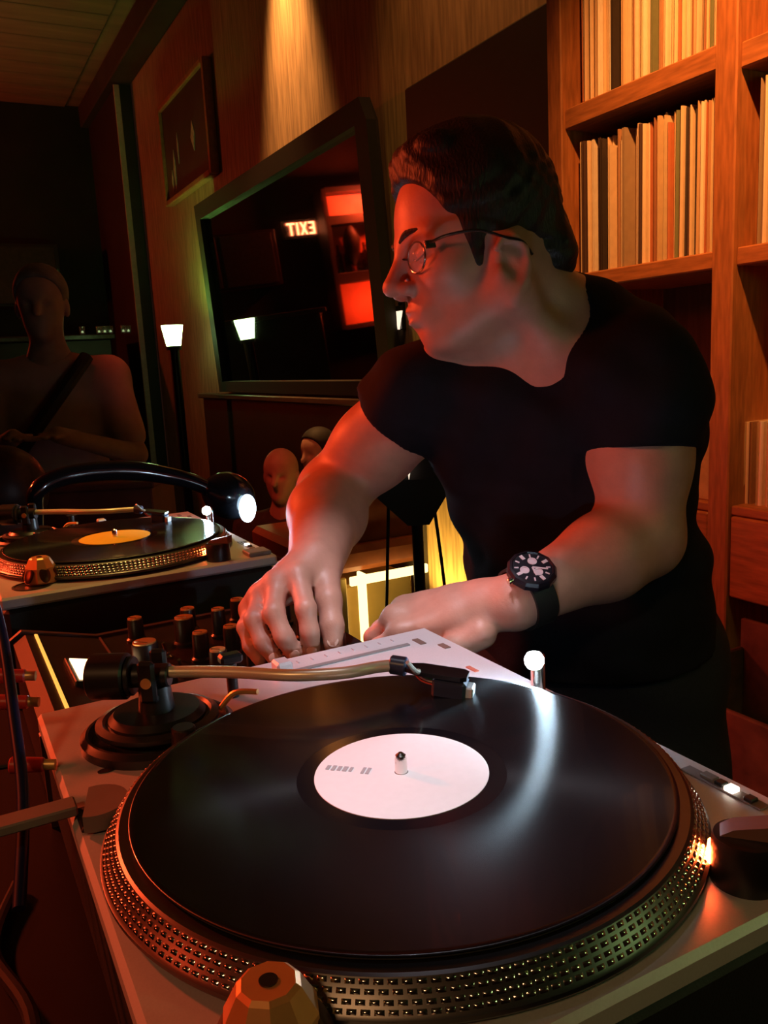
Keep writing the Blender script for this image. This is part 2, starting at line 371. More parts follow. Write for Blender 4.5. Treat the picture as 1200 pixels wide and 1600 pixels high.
CNAME = ['tan', 'cream', 'brown', 'dark brown', 'buff', 'maroon', 'black', 'ivory', 'red', 'sand', 'grey-brown', 'near-black', 'straw', 'olive']
def nth(n): return '%d%s' % (n, 'th' if 10 <= n % 100 <= 20 else {1: 'st', 2: 'nd', 3: 'rd'}.get(n % 10, 'th'))
def row(x0, x1, z, where, group, hgt=.315, y=SY+.035, light_bias=0, leanmax=.012, dep=.30, wmin=.0028, wmax=.0068):
    x = x0; n = 0
    while x < x1-.006:
        w = random.choice((random.uniform(wmin, wmax*.6), random.uniform(wmin, wmax), random.uniform(wmax*.7, wmax*1.35))); n += 1
        w = min(w, x1-x)
        h = hgt*random.uniform(.965, 1.0)
        if random.random() < .08: h *= .93
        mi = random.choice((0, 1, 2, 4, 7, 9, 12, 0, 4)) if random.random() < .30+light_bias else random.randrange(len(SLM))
        lab = '%s %s record sleeve, %s from left %s' % ('thick' if w > wmax*.85 else 'thin', CNAME[mi], nth(n), where)
        sleeve(x+w/2, w, y+random.choice((-.008, 0, .006, .016, .03))+random.uniform(-.003, .003), z, h, dep, mi, int(random.random() < .35), lab, group, random.uniform(-leanmax, leanmax)*.35)
        x += w+.0004+(random.uniform(.001, .003) if random.random() < .14 else 0.)
gapx = ATY(912, 300, SY+.03)[0]
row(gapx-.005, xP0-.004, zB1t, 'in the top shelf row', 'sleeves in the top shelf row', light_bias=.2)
row(gapx-.015, xP0-.006, zB2t, 'in row beside the man\'s head', 'sleeves in the second shelf row')
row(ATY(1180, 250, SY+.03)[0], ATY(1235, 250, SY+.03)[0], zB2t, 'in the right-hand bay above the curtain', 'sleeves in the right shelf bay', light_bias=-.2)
row(ATY(1152, 740, SY+.05)[0], ATY(1240, 740, SY+.05)[0], zD, 'of small ones above right drawer', 'seven-inch sleeves above the drawer', hgt=.178, dep=.178, y=SY+.05, wmin=.003, wmax=.007)
sb = thing('record_box', 'small tan cardboard record box beside the man\'s left sleeve', 'box', (xP0-.055, SY+.12, zD))
bxm = mat('tan_card', (.55, .36, .18), .6, var=.2, vscale=30)
MB().box((xP0-.055, SY+.12, zD+.075), (.085, .19, .15), .003).build('box_body', bxm, sb)
MB().box((xP0-.055, SY+.12, zD+.165), (.089, .194, .03), .003).build('lid', mat('pale_card', (.75, .55, .30), .6, var=.15), sb)
MB().box((xP0-.055, SY+.12, zD+.187), (.06, .15, .012), .003).build('green_card', mat('green_card', (.25, .32, .10), .6, var=.15), sb)
# gathered brown curtain hanging below the middle board of the right bay
v = []; f = []; N = 60
for i in range(N+1):
    t = i/N; x = xP1+.012+t*(xE0-xP1-.03)
    for k, z in enumerate((zB2-.004, zB2-.2, zB2-.36, zD+.19)):
        amp = .010+.006*k; v.append((x, SY+.22+amp*math.sin(t*38+.3*k)+.01*math.sin(t*11), z))
for i in range(N):
    for k in range(3): f.append((i*4+k, i*4+k+1, i*4+k+5, i*4+k+4))
cm = MB().add(v, f).build('shelf_curtain', mat('brown_curtain', (.34, .20, .09), .8, var=.3, vscale=20, stretch=(6, 6, .6)), None, 180)
sm_ = cm.modifiers.new('cloth', 'SOLIDIFY'); sm_.thickness = .003
tag(cm, 'gathered brown curtain hanging in the right shelf bay', 'curtain')
# bottom row: long-players and a worn open crate on the lowest shelf
row(ATY(1112, 1120, SY)[0]-.02, ATY(1150, 1120, SY)[0], -.76, 'on the lowest shelf left of upright', 'sleeves on the lowest shelf', leanmax=.05)
row(xP1+.01, ATY(1230, 1100, SY)[0], -.76, 'on the lowest shelf under right drawer', 'dim sleeves on the lowest right shelf', leanmax=.05)
cx = ATY(1192, 1085, SY-.10); cr_ = thing('record_crate', 'worn brown crate with ragged rim standing low at right', 'crate', (cx[0]+.05, SY-.18, BFL))
crm = mat('worn_brown_card', (.11, .05, .032), .8, var=.4, vscale=25)
h0 = cx[2]+.06-BFL
for c, d in (((cx[0]+.05, SY-.32, BFL+h0/2), (.30, .012, h0)), ((cx[0]+.05, SY-.04, BFL+h0/2+.03), (.30, .012, h0+.06)), ((cx[0]-.095, SY-.18, BFL+h0/2), (.012, .27, h0)), ((cx[0]+.195, SY-.18, BFL+h0/2), (.012, .27, h0))):
    MB().box(c, d, .003).build('side_panel', crm, cr_)
MB().box((cx[0]+.05, SY-.18, BFL+.01), (.28, .27, .012)).build('bottom_panel', crm, cr_)

# ------------------------------------------------------------------ DJ booth table
TZ = -.13
tb = thing('booth_table', 'black booth table carrying the turntables and mixer', 'table', (-.45, -.02, BFL))
tblm = mat('black_laminate', (.003, .003, .004), .55, spec=.12, var=.3, vscale=30)
MB().box((-.44, -.02, TZ-.02), (1.96, .46, .04), .004).build('table_top', tblm, tb)
for x in (-1.38, .50): MB().box((x, -.02, (BFL+TZ-.04)/2), (.04, .42, TZ-.04-BFL), .003).build('side_panel', tblm, tb)
MB().box((-.44, -.235, (FL+TZ-.04)/2), (1.92, .025, TZ-.04-FL), .003).build('front_panel', tblm, tb)

# ------------------------------------------------------------------ turntable (built at the near place, copied to the far one)
X0, X1, Y0, Y1, PZ = -.282, .171, -.169, .184, -.024
tt = thing('turntable', 'silver turntable nearest the viewer with white-label record', 'turntable', (0, 0, TZ))
MB().box(((X0+X1)/2, (Y0+Y1)/2, PZ-.0075), (X1-X0, Y1-Y0, .015), .0030).build('top_plate', plate_m, tt)
MB().box(((X0+X1)/2, (Y0+Y1)/2, PZ-.0490), (X1-X0-.006, Y1-Y0-.006, .068), .006).build('base', rubber_m, tt)
for x in (X0+.05, X1-.05):
    for y in (Y0+.05, Y1-.05):
        MB().lathe([(.022, 0), (.024, .004), (.024, .018), (.020, .024)], 24, (x, y, TZ)).build('foot', rubber_m, tt)
# platter: flange, sloping rim, top face
PR = [(.060, -.020), (.1655, -.020), (.1665, -.0185), (.1665, -.0165), (.1650, -.0155), (.1575, -.0042), (.1560, -.0034), (.004, -.0034)]
MB().lathe(PR, 160).build('platter', rim_m, tt, 25)
dots = MB()      # four rows of polished strobe dots on the sloping rim
for ri, t in enumerate((.10, .35, .62, .88)):
    n = (188, 184, 180, 176)[ri]; r = .1650+(.1575-.1650)*t; z = -.0155+(.0113)*t
    sl = np.array([-.0075, .0113]); sl /= np.linalg.norm(sl); hw = .00105
    for i in range(n):
        a0 = 2*math.pi*(i-.36)/n; a1 = 2*math.pi*(i+.36)/n; am = (a0+a1)/2
        V_ = []
        for (aa, s_, e) in ((a0, -hw, 0), (a1, -hw, 0), (a1, hw, 0), (a0, hw, 0), (am+(a0-am)*.5, -hw*.5, .0007), (am+(a1-am)*.5, -hw*.5, .0007), (am+(a1-am)*.5, hw*.5, .0007), (am+(a0-am)*.5, hw*.5, .0007)):
            rr = r+sl[0]*s_+e*sl[1]; zz = z+sl[1]*s_-e*sl[0]; V_.append((rr*math.cos(aa), rr*math.sin(aa), zz))
        dots.add(V_, [(4, 5, 6, 7), (0, 1, 5, 4), (1, 2, 6, 5), (2, 3, 7, 6), (3, 0, 4, 7)])
d = dots.build('strobe_dots', chrome_m, tt, 180); d['kind'] = 'stuff'
MB().lathe([(.149, -.0034), (.1495, -.0030), (.1495, -.0022), (.004, -.0022)], 96).build('slipmat', mat('grey_felt', (.03, .03, .03), .95, bump=.4, bscale=900), tt)
MB().lathe([(.0036, -.004), (.0036, .008), (.0030, .0105), (.0012, .012)], 20).build('spindle', chrome_m, tt)
# tonearm
PV = np.array([-.187, -.096, 0]); ST = np.array([-.067, .099, .003]); ad = (ST-PV)*[1, 1, 0]; AL = np.linalg.norm(ad); ad /= AL; an = np.array([-ad[1], ad[0], 0]); AZ = .021
tb_ = MB().lathe([(.054, PZ), (.054, PZ+.006), (.050, PZ+.009), (.048, PZ+.009), (.046, PZ+.004), (.036, PZ+.004), (.034, PZ+.016), (.030, PZ+.020), (.010, PZ+.020)], 64, (PV[0], PV[1], 0)).build('tonearm_base', black_m, tt)
MB().lathe([(.041, PZ+.009), (.043, PZ+.011), (.043, PZ+.014), (.038, PZ+.016), (.036, PZ+.014)], 48, (PV[0], PV[1], 0)).build('height_ring', dgrey_m, tb_)
MB().cyl(PV+[0, 0, PZ+.018], PV+[0, 0, .014], .013, .011, 24).build('pillar', dgrey_m, tt)
gb = MB().box(PV+an*.013+[0, 0, AZ], (.006, .012, .030), .002, R=np.stack([an, ad, [0, 0, 1]], 1))
gb.box(PV-an*.013+[0, 0, AZ], (.006, .012, .030), .002, R=np.stack([an, ad, [0, 0, 1]], 1)); gb.box(PV+[0, 0, AZ-.013], (.028, .012, .005), .001, R=np.stack([an, ad, [0, 0, 1]], 1))
gb.build('gimbal_yoke', black_m, tt)
MB().cyl(PV-an*.017+[0, 0, AZ], PV+an*.017+[0, 0, AZ], .0038, n=16).build('gimbal_screw', brass_m, tt)
arm = MB().tube([PV-ad*.012+[0, 0, AZ+.002], PV+ad*.02+[0, 0, AZ+.002], PV+ad*.06+an*-.004+[0, 0, AZ+.002], PV+ad*.10-an*.010+[0, 0, AZ+.001], PV+ad*.135-an*.006+[0, 0, AZ], PV+ad*.158+an*.006+[0, 0, AZ-.001], PV+ad*.172+an*.012+[0, 0, AZ-.002]], .0042, 16, 8).build('arm_tube', mat('polished_arm', (.95, .86, .66), .34, .45, var=.02), tt)
MB().cyl(PV-ad*.018+[0, 0, AZ], PV+ad*.012+[0, 0, AZ], .0085, n=24, ch=.001).build('arm_collar', dgrey_m, tt)
cw = MB().cyl(PV-ad*.018+[0, 0, AZ], PV-ad*.045+[0, 0, AZ], .0165, n=40, ch=.0015).build('counterweight', black_m, tt)
MB().cyl(PV-ad*.014+[0, 0, AZ], PV-ad*.018+[0, 0, AZ], .0140, n=40, ch=.0008).build('tracking_dial', dgrey_m, cw)
MB().cyl(PV-ad*.012+[0, 0, AZ], PV-ad*.048+[0, 0, AZ], .0045, n=16).build('rear_stub', chrome_m, tt)
E0 = PV+ad*.172+an*.012+[0, 0, AZ-.002]; hd = ST+np.array([0, 0, .010])-E0; hd /= np.linalg.norm(hd); hside = np.cross([0, 0, 1], hd); hside /= np.linalg.norm(hside); hup = np.cross(hd, hside); RH = np.stack([hside, hd, hup], 1)
MB().cyl(E0-hd*.004, E0+hd*.008, .0068, n=24, ch=.001).build('locking_collar', navy_m, tt)
hs = MB().prism([(-.005, .008), (.005, .008), (.009, .018), (.009, .048), (.006, .052), (-.006, .052), (-.009, .048), (-.009, .018)], .003, E0-hup*.002, (tuple(hside), tuple(hd), tuple(hup))).build('headshell', black_m, tt)
MB().box(E0+hd*.040-hup*.010, (.0165, .024, .014), .002, R=RH).build('cartridge', navy_m, hs)
MB().box(E0+hd*.053-hup*.011, (.012, .008, .009), .001, R=RH).build('stylus_guard', mat('pale_stylus', (.75, .85, .9), .3, var=.05), hs)
MB().cyl(E0+hd*.055-hup*.013, E0+hd*.058-hup*.0165, .0008, n=8).build('stylus', chrome_m, hs)
for k, c in enumerate(((.7, .1, .05), (.85, .85, .8), (.1, .45, .15), (.1, .2, .7))):
    s_ = (-.006, -.002, .002, .006)[k]
    MB().tube([E0+hd*.012+hside*s_*.5, E0+hd*.02+hside*s_-hup*.006, E0+hd*.030+hside*s_-hup*.008], .0006, 6, 4).build('lead_wire', mat('wire_%d' % k, c, .4), hs)
MB().tube([E0+hd*.018+hside*-.008+hup*.001, E0+hd*.018+hside*-.016+hup*.004, E0+hd*.014+hside*-.026+hup*.014], [.0022, .0020, .0014], 8, 6).build('finger_lift', mat('pale_lift', (.85, .80, .66), .3, .8), hs)
# arm rest, lift lever and anti-skate
MB().cyl(ATZ(365, 1088, PZ)*[1, 1, 0]+[0, 0, PZ], ATZ(365, 1088, PZ)*[1, 1, 0]+[0, 0, .004], .0045, n=16).build('arm_rest_post', black_m, tt)
ar = ATZ(365, 1088, PZ)*[1, 1, 0]
MB().box(ar+[0, 0, .008], (.012, .018, .008), .002).build('arm_rest_clip', black_m, tt)
ak = PV+ad*.030-an*.036
MB().cyl(ak+[0, 0, PZ+.004], ak+[0, 0, PZ+.022], .009, .008, 24, .001).build('anti_skate_knob', dgrey_m, tt)
lv = PV+ad*.040+an*.020
MB().tube([lv+[0, 0, PZ+.010], lv+ad*.012+[0, 0, PZ+.022], lv+ad*.030+an*-.004+[0, 0, PZ+.024]], .0022, 8, 6).build('cue_lever', brass_m, tt)
# pitch fader along DJ-right edge
MB().box((X0+.036, .085, PZ+.0006), (.005, .120, .0012)).build('pitch_slot', grey_m, tt)
pf = MB().box((X0+.036, .022, PZ+.007), (.017, .014, .011), .002).build('pitch_slider', plate_m, tt)
for i in range(9):
    MB().box((X0+.017, .03+.0135*i, PZ+.0004), (.006, .0009, .0008)).build('pitch_mark', ink_m, tt)
# name plates near DJ-right corner, target light, speed buttons, strobe tower, start button
for p_, w in (((655, 1003), .016), ((694, 1010), .013)):
    q = ATZ(*p_, PZ); MB().box((q[0], q[1], PZ+.0004), (w, .006, .0008)).build('printed_mark', mat('brown_ink', (.16, .09, .07), .6), tt)
q = ATZ(738, 1046, PZ); MB().box((q[0], q[1], PZ+.0004), (.014, .004, .0008)).build('printed_mark', mat('red_ink', (.40, .10, .06), .6), tt)
LP = np.array([-.086, .1665, .004])
lm = MB().lathe([(.0075, PZ), (.0075, PZ+.003), (.0055, PZ+.004), (.0055, LP[2]+.004), (.0045, LP[2]+.0065), (.001, LP[2]+.007)], 24, (LP[0], LP[1], 0)).build('target_light', chrome_m, tt)
led_m = mat('cool_led', (.9, .95, 1), .3, emit=(.62, .84, 1), es=420.)
MB().lathe([(.0005, -.0072), (.0052, -.0054), (.0072, -.0019), (.0072, .0019), (.0052, .0054), (.0005, .0072)], 20, LP+[.0015, -.0045, .002]).build('led_bulb', led_m, lm)
qa, qb = ATZ(1078, 1203, PZ), ATZ(1187, 1262, PZ)
MB().box(((qa[0]+qb[0])/2, (qa[1]+qb[1])/2, PZ+.0006), (abs(qa[0]-qb[0])+.006, .0085, .0012), .0004).build('button_strip', mat('taupe_strip', (.20, .16, .16), .5), tt)
for x_, mm in ((.30, grey_m), (.47, black_m), (.88, black_m)):
    q = qa*(1-x_)+qb*x_; MB().box((q[0], q[1], PZ+.0024), (.010 if x_ < .4 else .006, .0060, .0026), .0006).build('speed_button', mm, tt)
q = qa*.38+qb*.62; MB().box((q[0], q[1], PZ+.0024), (.0066, .0066, .003), .0006).build('lit_speed_button', mat('lit_button', (1, .95, .85), .4, emit=(1, .86, .68), es=4.), tt)
SP = np.array([.1465, .1080, 0])
stt = MB().lathe([(.0165, PZ), (.0165, PZ+.004), (.0160, PZ+.020), (.0150, PZ+.0235), (.0105, PZ+.0245)], 40, SP).build('strobe_tower', black_m, tt)
so = -SP/np.linalg.norm(SP); sd_ = np.array([-so[1], so[0], 0])
MB().box(SP+so*.0155+[0, 0, PZ+.011], (.010, .004, .010), .0008, R=np.stack([sd_, so, [0, 0, 1]], 1)).build('strobe_lamp', mat('red_strobe', (1, .15, .05), .3, emit=(1, .10, .02), es=130.), stt)
dirw = np.array([.75, .66, 0])
MB().prism([(-.012, 0), (.020, 0), (.020, .010), (-.006, .004)], .012, SP-np.cross([0, 0, 1], dirw)*.006+[0, 0, PZ+.0243], (tuple(dirw), (0, 0, 1), tuple(np.cross([0, 0, 1], dirw)))).build('power_switch', mat('brown_grey_switch', (.17, .12, .10), .4), stt)
MB().box((X1-.022, Y1-.022, PZ+.003), (.032, .032, .006), .0015).build('start_button', grey_m, tt)
# adapter well, hinge bracket, cable slot
MB().lathe([(.024, PZ+.0002), (.024, PZ+.0012), (.0215, PZ+.0012), (.0215, PZ+.0004)], 40, (.128, -.128, 0)).build('adapter_well', dgrey_m, tt)
hb = ATZ(150, 1250, -.012)*[1, 1, 0]
hp = [(.018*math.cos(t), .018*math.sin(t)) for t in np.linspace(-1.9, 1.9, 18)]
hg = MB().prism([(x, y*1.05) for x, y in hp], .010, hb+[0, 0, PZ+.002], ((.25, .97, 0), (-.97, .25, 0), (0, 0, 1))).build('hinge_bracket', mat('hinge_grey', (.22, .17, .16), .5, var=.1), tt)
MB().box(hb+np.array([-.012, -.050, PZ+.006]), (.016, .080, .006), .001).build('hinge_strap', mat('hinge_grey', (.2, .2, .2)), hg)
MB().box(hb+np.array([-.002, .004, PZ+.001]), (.028, .030, .003), .001).build('hinge_pad', rubber_m, hg)
q = ATZ(167, 1204, PZ); MB().lathe([(.006, PZ), (.006, PZ+.0006)], 20, (q[0], q[1], 0), sx=.55).build('plate_slot', black_m, tt)
T2D = np.array([-.850, 0, 0])
t2 = copy_tree(tt); t2.location = tuple(np.array([0, 0, TZ])+T2D); t2['label'] = 'silver turntable at the left with yellow-label record'
for o in [tt, t2]: o['group'] = 'pair of turntables'

# ------------------------------------------------------------------ records on the platters
def record(loc, lab_m, label, ink=True):
    r = thing('vinyl_record', label, 'record', loc, 'records on the platters'); L = np.array(loc)
    MB().lathe([(.149, -.0018), (.1506, -.0012), (.1508, -.0006), (.1500, 0), (.1475, -.0003), (.0600, -.0003)]+[(.0600, -.0018)], 180, L).build('disc', vinyl_m, r, 60)
    MB().lathe([(.0600, -.0018), (.0600, -.00035), (.0500, -.00035), (.0500, -.0018)], 120, L).build('dead_wax', vinyl_dead_m, r, 60)
    lb = MB().lathe([(.0500, -.0018), (.0500, 0.0), (.0495, .0002), (.0040, .0002), (.0038, -.0018)], 120, L).build('label', lab_m, r, 60)
    if ink:
        a0 = ATZ(513, 1200, 0); ex = ATZ(570, 1205, 0)-a0; ex /= np.linalg.norm(ex); ey = np.array([-ex[1], ex[0], 0])
        R = np.stack([ex, ey, [0, 0, 1]], 1)
        for i, (s_, w, h) in enumerate(((0, .0022, .005), (.0035, .0022, .0056), (.007, .0022, .005), (.0105, .0026, .0056), (.014, .0018, .005), (.0215, .0018, .007), (.0245, .0020, .007))):
            MB().box(L+a0+ex*s_+[0, 0, .0004], (w, h, .0003), R=R).build('printed_mark', ink_m, lb)
    return r
record((0, 0, .0), label_m, 'black record with plain white label on the near turntable')
record(tuple(T2D), ylabel_m, 'black record with yellow label on the left turntable', False)

# ------------------------------------------------------------------ 45 rpm adapters standing on both top plates
def adapter(loc, label):
    r = thing('record_adapter', label, 'adapter', loc, 'metal 45 adapters'); L = np.array(loc)
    b = MB().lathe([(.0190, 0), (.0205, .002), (.0205, .010), (.0185, .016), (.0185, .020), (.0125, .031), (.0105, .0325), (.004, .0325)], 10, L, ph=.3).build('adapter_body', lit_chrome_m, r, 20)
    for k, a in enumerate(np.arange(6)*math.pi/3+.14):
        d_ = np.array([math.cos(a), math.sin(a), 0])
        MB().lathe([(.0105, 0), (.0105, .0012), (.0088, .0020), (.0030, .0022)], 20, L+d_*.0186+[0, 0, .0125], d_*.9+np.array([0, 0, .42]), sx=.62).build('side_recess', mat('recess_shade', (.10, .035, .02), .35, .8), b)  # dark disc colour stands for the shade in each recess
    MB().lathe([(.0036, 0), (.0036, .0006)], 20, L+[0, 0, .0325]).build('centre_hole', black_m, b)
    return r
adapter((.128, -.128, PZ+.0012), 'chrome 45 adapter coloured by orange light at the bottom edge of near turntable')
adapter(tuple(np.array([.118, -.115, PZ+.0012])+T2D), 'chrome 45 adapter coloured by orange light on the left turntable corner')

# ------------------------------------------------------------------ rotary mixer between the turntables
MXa, MXb, MZt = -.592, -.298, -.065
mx = thing('rotary_mixer', 'black rotary mixer with brass-capped knobs between the turntables', 'mixer', ((MXa+MXb)/2, 0, TZ))
mxm = mat('brown_black_panel', (.014, .008, .008), .5, spec=.2, var=.2, vscale=40)
prof = [(-.165, TZ+.004), (.172, TZ+.004), (.172, MZt-.012), (.166, MZt), (-.074, MZt), (-.152, MZt+.021), (-.165, MZt+.012)]
MB().prism(prof, MXb-MXa-.016, (MXa+.008, 0, 0), ((0, 1, 0), (0, 0, 1), (1, 0, 0))).build('body', mxm, mx)
for x in (MXa, MXb-.008):
    p2_ = [(y+(.003 if y > 0 else -.003), z+(.003 if z > -.1 else -.004)) for y, z in prof]
    MB().prism(p2_, .008, (x, 0, 0), ((0, 1, 0), (0, 0, 1), (1, 0, 0))).build('end_cheek', mat('plum_edge', (.07, .022, .024), .4, .1, var=.1), mx)
MB().box(((MXa+MXb)/2, -.0745, MZt+.0006), (MXb-MXa-.02, .002, .002)).build('fold_trim', mat('plum_trim', (.30, .12, .12), .3, .5), mx)
tl = np.array([0, -.078, .021]); tl /= np.linalg.norm(tl); tnn = np.array([0, .021, .078]); tnn /= np.linalg.norm(tnn)
def bridge(x, s, up=0): return np.array([x, -.074, MZt])+tl*s+tnn*up
RB = np.stack([[1, 0, 0], tl, tnn], 1)
MB().box(bridge((MXa+MXb)/2, .070, .001), (MXb-MXa-.03, .0035, .002), .0006, R=RB).build('light_bar', mat('amber_bar', (1, .6, .15), .4, emit=(1, .50, .08), es=1.1), mx)
_r = ray(136, 1054); _n = tnn; _p = CAM+_r*(((np.array([0, -.074, MZt])-CAM)@_n)/(_r@_n)); vx, vs_ = _p[0], (_p-np.array([_p[0], -.074, MZt]))@tl
vu = MB().box(bridge(vx, vs_, .002), (.078, .034, .006), .001, R=RB).build('meter_bezel', black_m, mx)
MB().box(bridge(vx, vs_, .0056), (.066, .026, .0014), .0004, R=RB).build('meter_face', mat('lit_meter', (1, .8, .5), .4, emit=(1, .66, .32), es=4.), vu)
def knob(x, y, r, h, capm=brass_m):
    k = MB().lathe([(r*1.25, 0), (r*1.25, .003), (r, .005), (r*.96, h-.002), (r*.90, h)], 28, (x, y, MZt)).build('knob', black_m, mx)
    MB().lathe([(r*.86, h), (r*.86, h+.0014), (r*.7, h+.002), (r*.2, h+.0014)], 24, (x, y, MZt)).build('knob_cap', capm, k)
    MB().box((x+r*.3, y-r*.3, MZt+h+.002), (r*1.1, .0014, .0012), R=np.array([[.7, -.7, 0], [.7, .7, 0], [0, 0, 1]])).build('pointer', chrome_m, k)
for x, y, r, h in ((-.440, -.052, .0135, .030), (-.500, .004, .0115, .030), (-.436, .004, .0088, .030), (-.372, .003, .0088, .030), (-.500, .043, .0082, .032), (-.436, .037, .0088, .030), (-.372, .040, .0088, .028),
                   (-.500, .080, .0082, .030), (-.436, .075, .0088, .030), (-.345, .078, .0105, .026), (-.545, -.04, .009, .026), (-.545, .02, .009, .026), (-.545, .08, .009, .026), (-.36, -.05, .010, .026), (-.500, .12, .009, .026), (-.436, .12, .009, .026), (-.36, .125, .009, .026)):
    knob(x, y, r, h)
for x, y in ((-.405, -.025), (-.468, -.025), (-.405, .022), (-.468, .06), (-.405, .06)):
    s_ = MB().lathe([(.006, 0), (.006, .0015), (.0035, .003), (.0035, .005)], 16, (x, y, MZt)).build('toggle_switch', chrome_m, mx)
    MB().cyl((x, y, MZt+.004), (x+.003, y-.003, MZt+.018), .0013, .002, 10).build('toggle_lever', chrome_m, s_)

# ------------------------------------------------------------------ cables and plugs behind the gear
cab_m = mat('black_cable', (.012, .012, .016), .3); sheen_m = mat('blue_sheen_cable', (.006, .010, .05), .4)  # blue sheen on the black cable put into its colour
tag(MB().tube([AT(-30, 880, .62), AT(2, 985, .60), AT(22, 1120, .56), AT(36, 1250, .52), AT(30, 1420, .47)], .0038, 12, 8).build('thick_cable', sheen_m), 'thick black cable with blue sheen in its colour hanging at the left edge', 'cable')
for i, (a, b, c, d) in enumerate((((-.05, -.19, TZ+.006), (.02, -.21, TZ+.008), (.10, -.20, TZ+.006), (.16, -.215, TZ+.006)), ((-.22, -.20, TZ+.006), (-.15, -.22, TZ+.006), (-.05, -.205, TZ+.02), (.04, -.225, TZ+.006)))):
    tag(MB().tube([a, b, c, d], .0045, 10, 8).build('power_cable', cab_m), ('black cable lying along the near turntable rear edge', 'black cable curling left below the hinge bracket')[i], 'cable')
redp = mat('red_plug', (.55, .04, .03), .35, var=.1)
for i, (x, y, dd, lb) in enumerate(((18, 1056, .62, 'upper small red audio plug behind the near turntable'), (22, 1097, .60, 'middle small red audio plug behind the near turntable'), (45, 1195, .56, 'lowest red audio plug beside the silver plate edge'))):
    p = AT(x, y, dd); r = thing('audio_plug', lb, 'plug', tuple(p), 'red audio plugs')
    e = np.array([.35, .93, -.1]); e /= np.linalg.norm(e)
    MB().cyl(p-e*.012, p+e*.010, .0055, .0048, 16, .001).build('plug_body', redp, r)
    MB().cyl(p+e*.010, p+e*.017, .0036, n=14).build('plug_tip', brass_m, r)
    MB().tube([p-e*.012, p-e*.03+[0, 0, -.006], p-e*.05+[0, 0, -.03]], .0022, 8, 6).build('plug_lead', cab_m, r)

# ------------------------------------------------------------------ the man at the mixer
MH_ = .001
dj = thing('person', 'man in black T-shirt and glasses bending over the mixer', 'person', (-.30, .42, BFL))
H0 = AT(763, 413, .925); th, ph = math.radians(15), math.radians(12)
Fv = math.cos(th)*-cr+math.sin(th)*-cf; Lv = math.cos(th)*-cf+math.sin(th)*cr; Uv = cu
Fv, Uv = Fv*math.cos(ph)-Uv*math.sin(ph), Uv*math.cos(ph)+Fv*math.sin(ph)
RHd = np.stack([Fv, Lv, Uv])
def hp_(x, y, z): return H0+(Fv*x+Lv*y+Uv*z)*MH_
LS, LE, LW = AT(1000, 600, .905), AT(1004, 840, .905), AT(808, 938, .835)
RS, RE, RW = AT(656, 622, .985), AT(520, 768, 1.07), AT(492, 884, .875)
NK = AT(852, 525, .985); PL = AT(925, 1000, 1.09)
Sv = LS-RS; Sv /= np.linalg.norm(Sv); Tv = NK-PL; Tv -= Sv*(Tv@Sv); Tv /= np.linalg.norm(Tv); Dv = np.cross(Sv, Tv)
RT = np.stack([Sv, Dv, Tv])
def tp(t, s=0, d=0): return PL+(NK-PL)*t+Sv*s+Dv*d
def torso(F, g=0., k=.05):
    F.ell(tp(.70, .004), (.150+g, .108+g, .17+g), RT, k)
    F.ell(tp(.38, .0), (.128+g, .100+g, .17+g), RT, k)
    F.ell(tp(.05, .0), (.132+g, .112+g, .15+g), RT, k)
    F.cone(tp(.90, .04, -.02), LS, .060+g, .050+g, .04)
    F.cone(tp(.90, -.04, -.01), RS, .060+g, .048+g, .04)
    F.cone(AT(885, 488, 1.005), LS, .040+g, .048+g, .03)
    F.ell(tp(.76, .06, .055), (.075+g, .05+g, .07+g), RT, .03); F.ell(tp(.76, -.06, .055), (.075+g, .05+g, .07+g), RT, .03)

def hand(F, W, mcps, chains, thumb, r=.0092):
    for i, m_ in enumerate(mcps):
        F.cone(W, m_, .021, .0125, .012)
    for a, b in zip(mcps[:-1], mcps[1:]): F.cone(a, b, .0125, .0125, .008); F.cone((a+W)/2, (b+W)/2, .016, .016, .01)
    for i, ch in enumerate(chains):
        rr = r*(1., 1.03, .97, .85)[i]; P_ = [mcps[i]]+ch; R_ = [rr*1.22, rr*1.06, rr*.98, rr*.86]
        for j in range(len(P_)-1): F.cone(P_[j], P_[j+1], R_[j], R_[j+1], .0045 if j else .006)
        F.ell(P_[1], [rr*1.1]*3, None, .003)
    R_ = [.0155, .0125, .0112, .0092]
    for j in range(3): F.cone(thumb[j], thumb[j+1], R_[j], R_[j+1], .006)

lo = np.min([LS, LE, LW, RS, RE, RW, PL, H0-.16, AT(380, 1040, .80)], 0)-.09; hi = np.max([LS, LE, LW, RS, RE, RW, PL, H0+.17], 0)+.09
F = Field(lo, hi, .0032)
# head
F.ell(hp_(2, 0, 56), np.array([91, 73, 80])*MH_, RHd, .0)
F.ell(hp_(42, 0, 0), np.array([52, 58, 78])*MH_, RHd, .03)
for s in (-1, 1):
    F.cone(hp_(8, s*50, -42), hp_(60, s*17, -70), .021, .016, .025)
    F.cone(hp_(0, s*54, 0), hp_(6, s*51, -42), .020, .021, .02)
    F.ell(hp_(62, s*40, -10), np.array([25, 22, 20])*MH_, RHd, .018)
    F.cone(hp_(88, s*8, 31), hp_(76, s*44, 30), .0095, .008, .014)
F.ell(hp_(70, 0, -68), np.array([20, 24, 18])*MH_, RHd, .015)
F.ell(hp_(82, 0, -42), np.array([19, 27, 22])*MH_, RHd, .014)
for s in (-1, 1):
    F.ell(hp_(92, s*30, 14), np.array([13, 16, 11])*MH_, RHd, .010, 's')
    F.ell(hp_(77, s*31, 13), np.array([13, 13.5, 12])*MH_, RHd, .003)
    F.cone(hp_(88.5, s*20, 17), hp_(86, s*40, 16), .0025, .0022, .003)
    F.cone(hp_(90, s*12, 34), hp_(82, s*42, 37), .0045, .003, .004)
